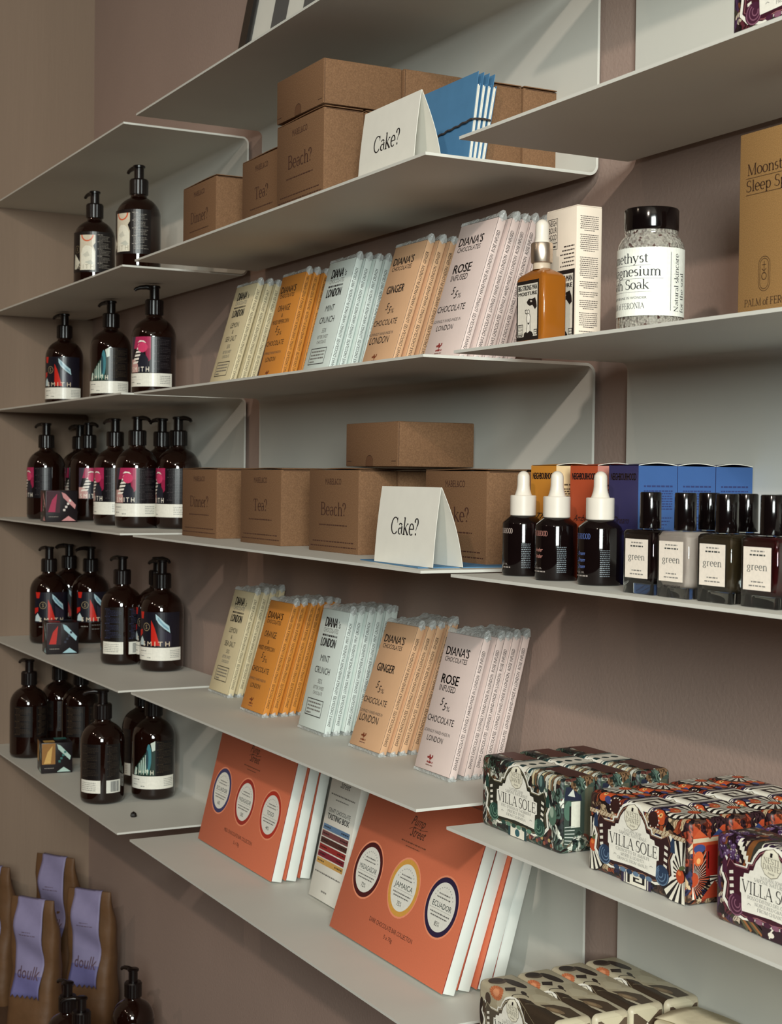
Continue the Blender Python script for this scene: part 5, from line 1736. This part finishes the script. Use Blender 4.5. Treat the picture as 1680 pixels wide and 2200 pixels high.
soap_row('blue', 1.1620, -.1785, 'C5', 4, ['front orange and black sunburst soap with full cartouche label', 'second sunburst soap behind the front one', 'third sunburst soap from the front', 'rearmost sunburst soap nearest the wall'])
soap_row('purple', 1.3340, -.1800, 'C5', 3, ['front purple grape soap cut by the right frame edge', 'second purple grape soap behind the front one', 'third purple grape soap from the front'])
soap_row('fig', .9720, -.1735, 'C6', 4, ['front cream and brown fig soap at the bottom of the frame', 'second fig soap from the front', 'third fig soap from the front', 'rearmost fig soap nearest the panel'])
# cream wrapped soap with loose paper beside the fig soaps
t = thing('soap_bar', 'cream paper wrapped soap with loose folded top at bottom right', 'soap', (1.125, -.0760, top('C6')), (0, 0, math.radians(2)), 'cream wrapped soaps')
M_CREAMP = mat('cream_paper', (214, 202, 172), .6, vary=.05, scale=60, bump=.3, bscale=90)
link('wrapped_bar', bbox_mesh('wrapped_bar', SOW, .060, .063, .005, M_CREAMP, seg=3), t)
pf = MB(); N = 14
for i in range(N+1):
    u = i/N
    for j in range(4):
        pf.v.append((u*SOW, .004+.017*j+.003*math.sin(u*9+j), .0634+.006*math.exp(-((j-2.2)**2))+.0026*math.sin(u*7+j*2)))
for i in range(N):
    for j in range(3):
        pf.f.append((i*4+j, (i+1)*4+j, (i+1)*4+j+1, i*4+j+1)); pf.m.append(0)
me = pf.mesh('folded_paper', M_CREAMP); shade(me, 80)
o = link('folded_paper', me, t)
so = o.modifiers.new('thickness', 'SOLIDIFY'); so.thickness = .0006
# soaps on the shelf above, cut by the top of the frame
soap('purple', 1.3480, -.1900, top('C2'), 0, 'purple grape soap standing alone at the very top right corner')

# ------------------------------------------------------------------ kraft coffee bags with lilac paper bands
M_BAG = mat('kraft_bag_paper', (98, 68, 42), .6, vary=.1, scale=30, bump=.7, bscale=34)
M_LILAC = mat('lilac_paper', (130, 122, 154), .6, vary=.04)
def bag(x, y, z, rot, W, D, H, tilt, label):
    t = thing('kraft_bag', label, 'bag', (x, y, z), (math.radians(tilt), 0, math.radians(rot)), 'kraft bags with lilac bands')
    N, K = 14, 24
    def sec(u):
        d = D*(1-u**2.2)+.004
        d *= 1+.10*math.sin(u*9)
        w_ = W*(1-.10*math.sin(u*math.pi)*0+.03*math.sin(u*11))
        yo = D*.5+.012*math.sin(u*4.2)*u
        return w_, max(d, .004), yo
    mb = MB()
    def pt(u, a_):
        w_, d, yo = sec(u)
        c_, s_ = math.cos(a_), math.sin(a_)
        e_ = .45
        px = w_/2*math.copysign(abs(c_)**e_, c_); py = d/2*math.copysign(abs(s_)**e_, s_)
        return (px, yo+py+.0025*math.sin(u*23+px*60), u*H)
    for i in range(N+1):
        for k in range(K):
            mb.v.append(pt(i/N, 2*math.pi*k/K))
    for i in range(N):
        for k in range(K):
            j = (k+1) % K
            mb.f.append((i*K+k, i*K+j, (i+1)*K+j, (i+1)*K+k))
    mb.f.append(tuple(range(K-1, -1, -1))); mb.f.append(tuple(N*K+k for k in range(K)))
    mb.m = [0]*len(mb.f)
    me = mb.mesh('bag_body', M_BAG); shade(me, 60)
    link('bag_body', me, t)
    # lilac band folded over the top and hanging down the front
    bw = W*.62; L = .185
    b = MB(); n_ = 18; m_ = 12
    def band_pt(s_, q):
        u = 1-s_*L/H
        w_, d, yo = sec(max(0, min(1, u)))
        xx = -bw/2+bw*q
        zz = u*H
        yy = yo-d/2-.0014+.0025*math.sin(u*23+xx*60)-.009*math.sin(s_*math.pi*1.6)**2
        if s_ >= 1:
            zz += (.006 if int(q*m_) % 2 else -.001)
        return (xx, yy, zz)
    for i in range(n_+1):
        for k in range(m_+1):
            b.v.append(band_pt(i/n_, k/m_))
    for i in range(n_):
        for k in range(m_):
            a_ = i*(m_+1)+k
            b.f.append((a_, a_+m_+1, a_+m_+2, a_+1)); b.m.append(1 if i > n_-5 else 0)
    o_ = len(b.v)
    for k in range(m_+1):
        p = band_pt(0, k/m_); b.v.append((p[0], p[1]+.006, p[2]+.002))
    for k in range(m_):
        b.f.append((o_+k, k, k+1, o_+k+1)); b.m.append(0)
    me = b.mesh('lilac_band', [M_LILAC, mat('lilac_deep', (100, 96, 142), .6)]); shade(me, 60)
    lb = link('lilac_band', me, t)
    so_ = lb.modifiers.new('thickness', 'SOLIDIFY'); so_.thickness = .0005; so_.offset = 0
    a = Art(); BWm = bw*1000
    pc = (96, 78, 92)
    a.greek(pc, BWm*.32, BWm*.62, -62, 3, 1.6, 3); a.greek(pc, BWm*.2, BWm*.8, -68, 3, 1.6, 4)
    wd_ = Art().text((84, 62, 74), 'doulk', BWm/2, -150, 22, width=BWm*.8)
    def mp(xx, yy, h):
        p = band_pt(min(.99, -yy/1000/L), xx/BWm)
        return (p[0], p[1]-.0006-h, p[2])
    link('small_print', a.mesh('small_print', mp, us=[BWm/12*q for q in range(13)], vs=[-L*1000/18*q for q in range(18, -1, -1)]), t)
    link('lettering', wd_.mesh('lettering', mp, us=[BWm/12*q for q in range(13)], vs=[-L*1000/18*q for q in range(18, -1, -1)]), t)
    return t
bag(-.835, -.240, CT, 38, .100, .055, .280, 0, 'kraft bag with lilac band cut by the left frame edge')
bag(-.600, -.215, CT, 40, .100, .055, .268, 0, 'front kraft bag with wavy lilac band, beside the counter bottles')
bag(-.815, -.112, CT, 36, .100, .055, .290, 0, 'tallest kraft bag at the back against the left wall')
bag(-.632, -.094, CT, 42, .100, .055, .262, 0, 'kraft bag with lilac band nearest the back wall')
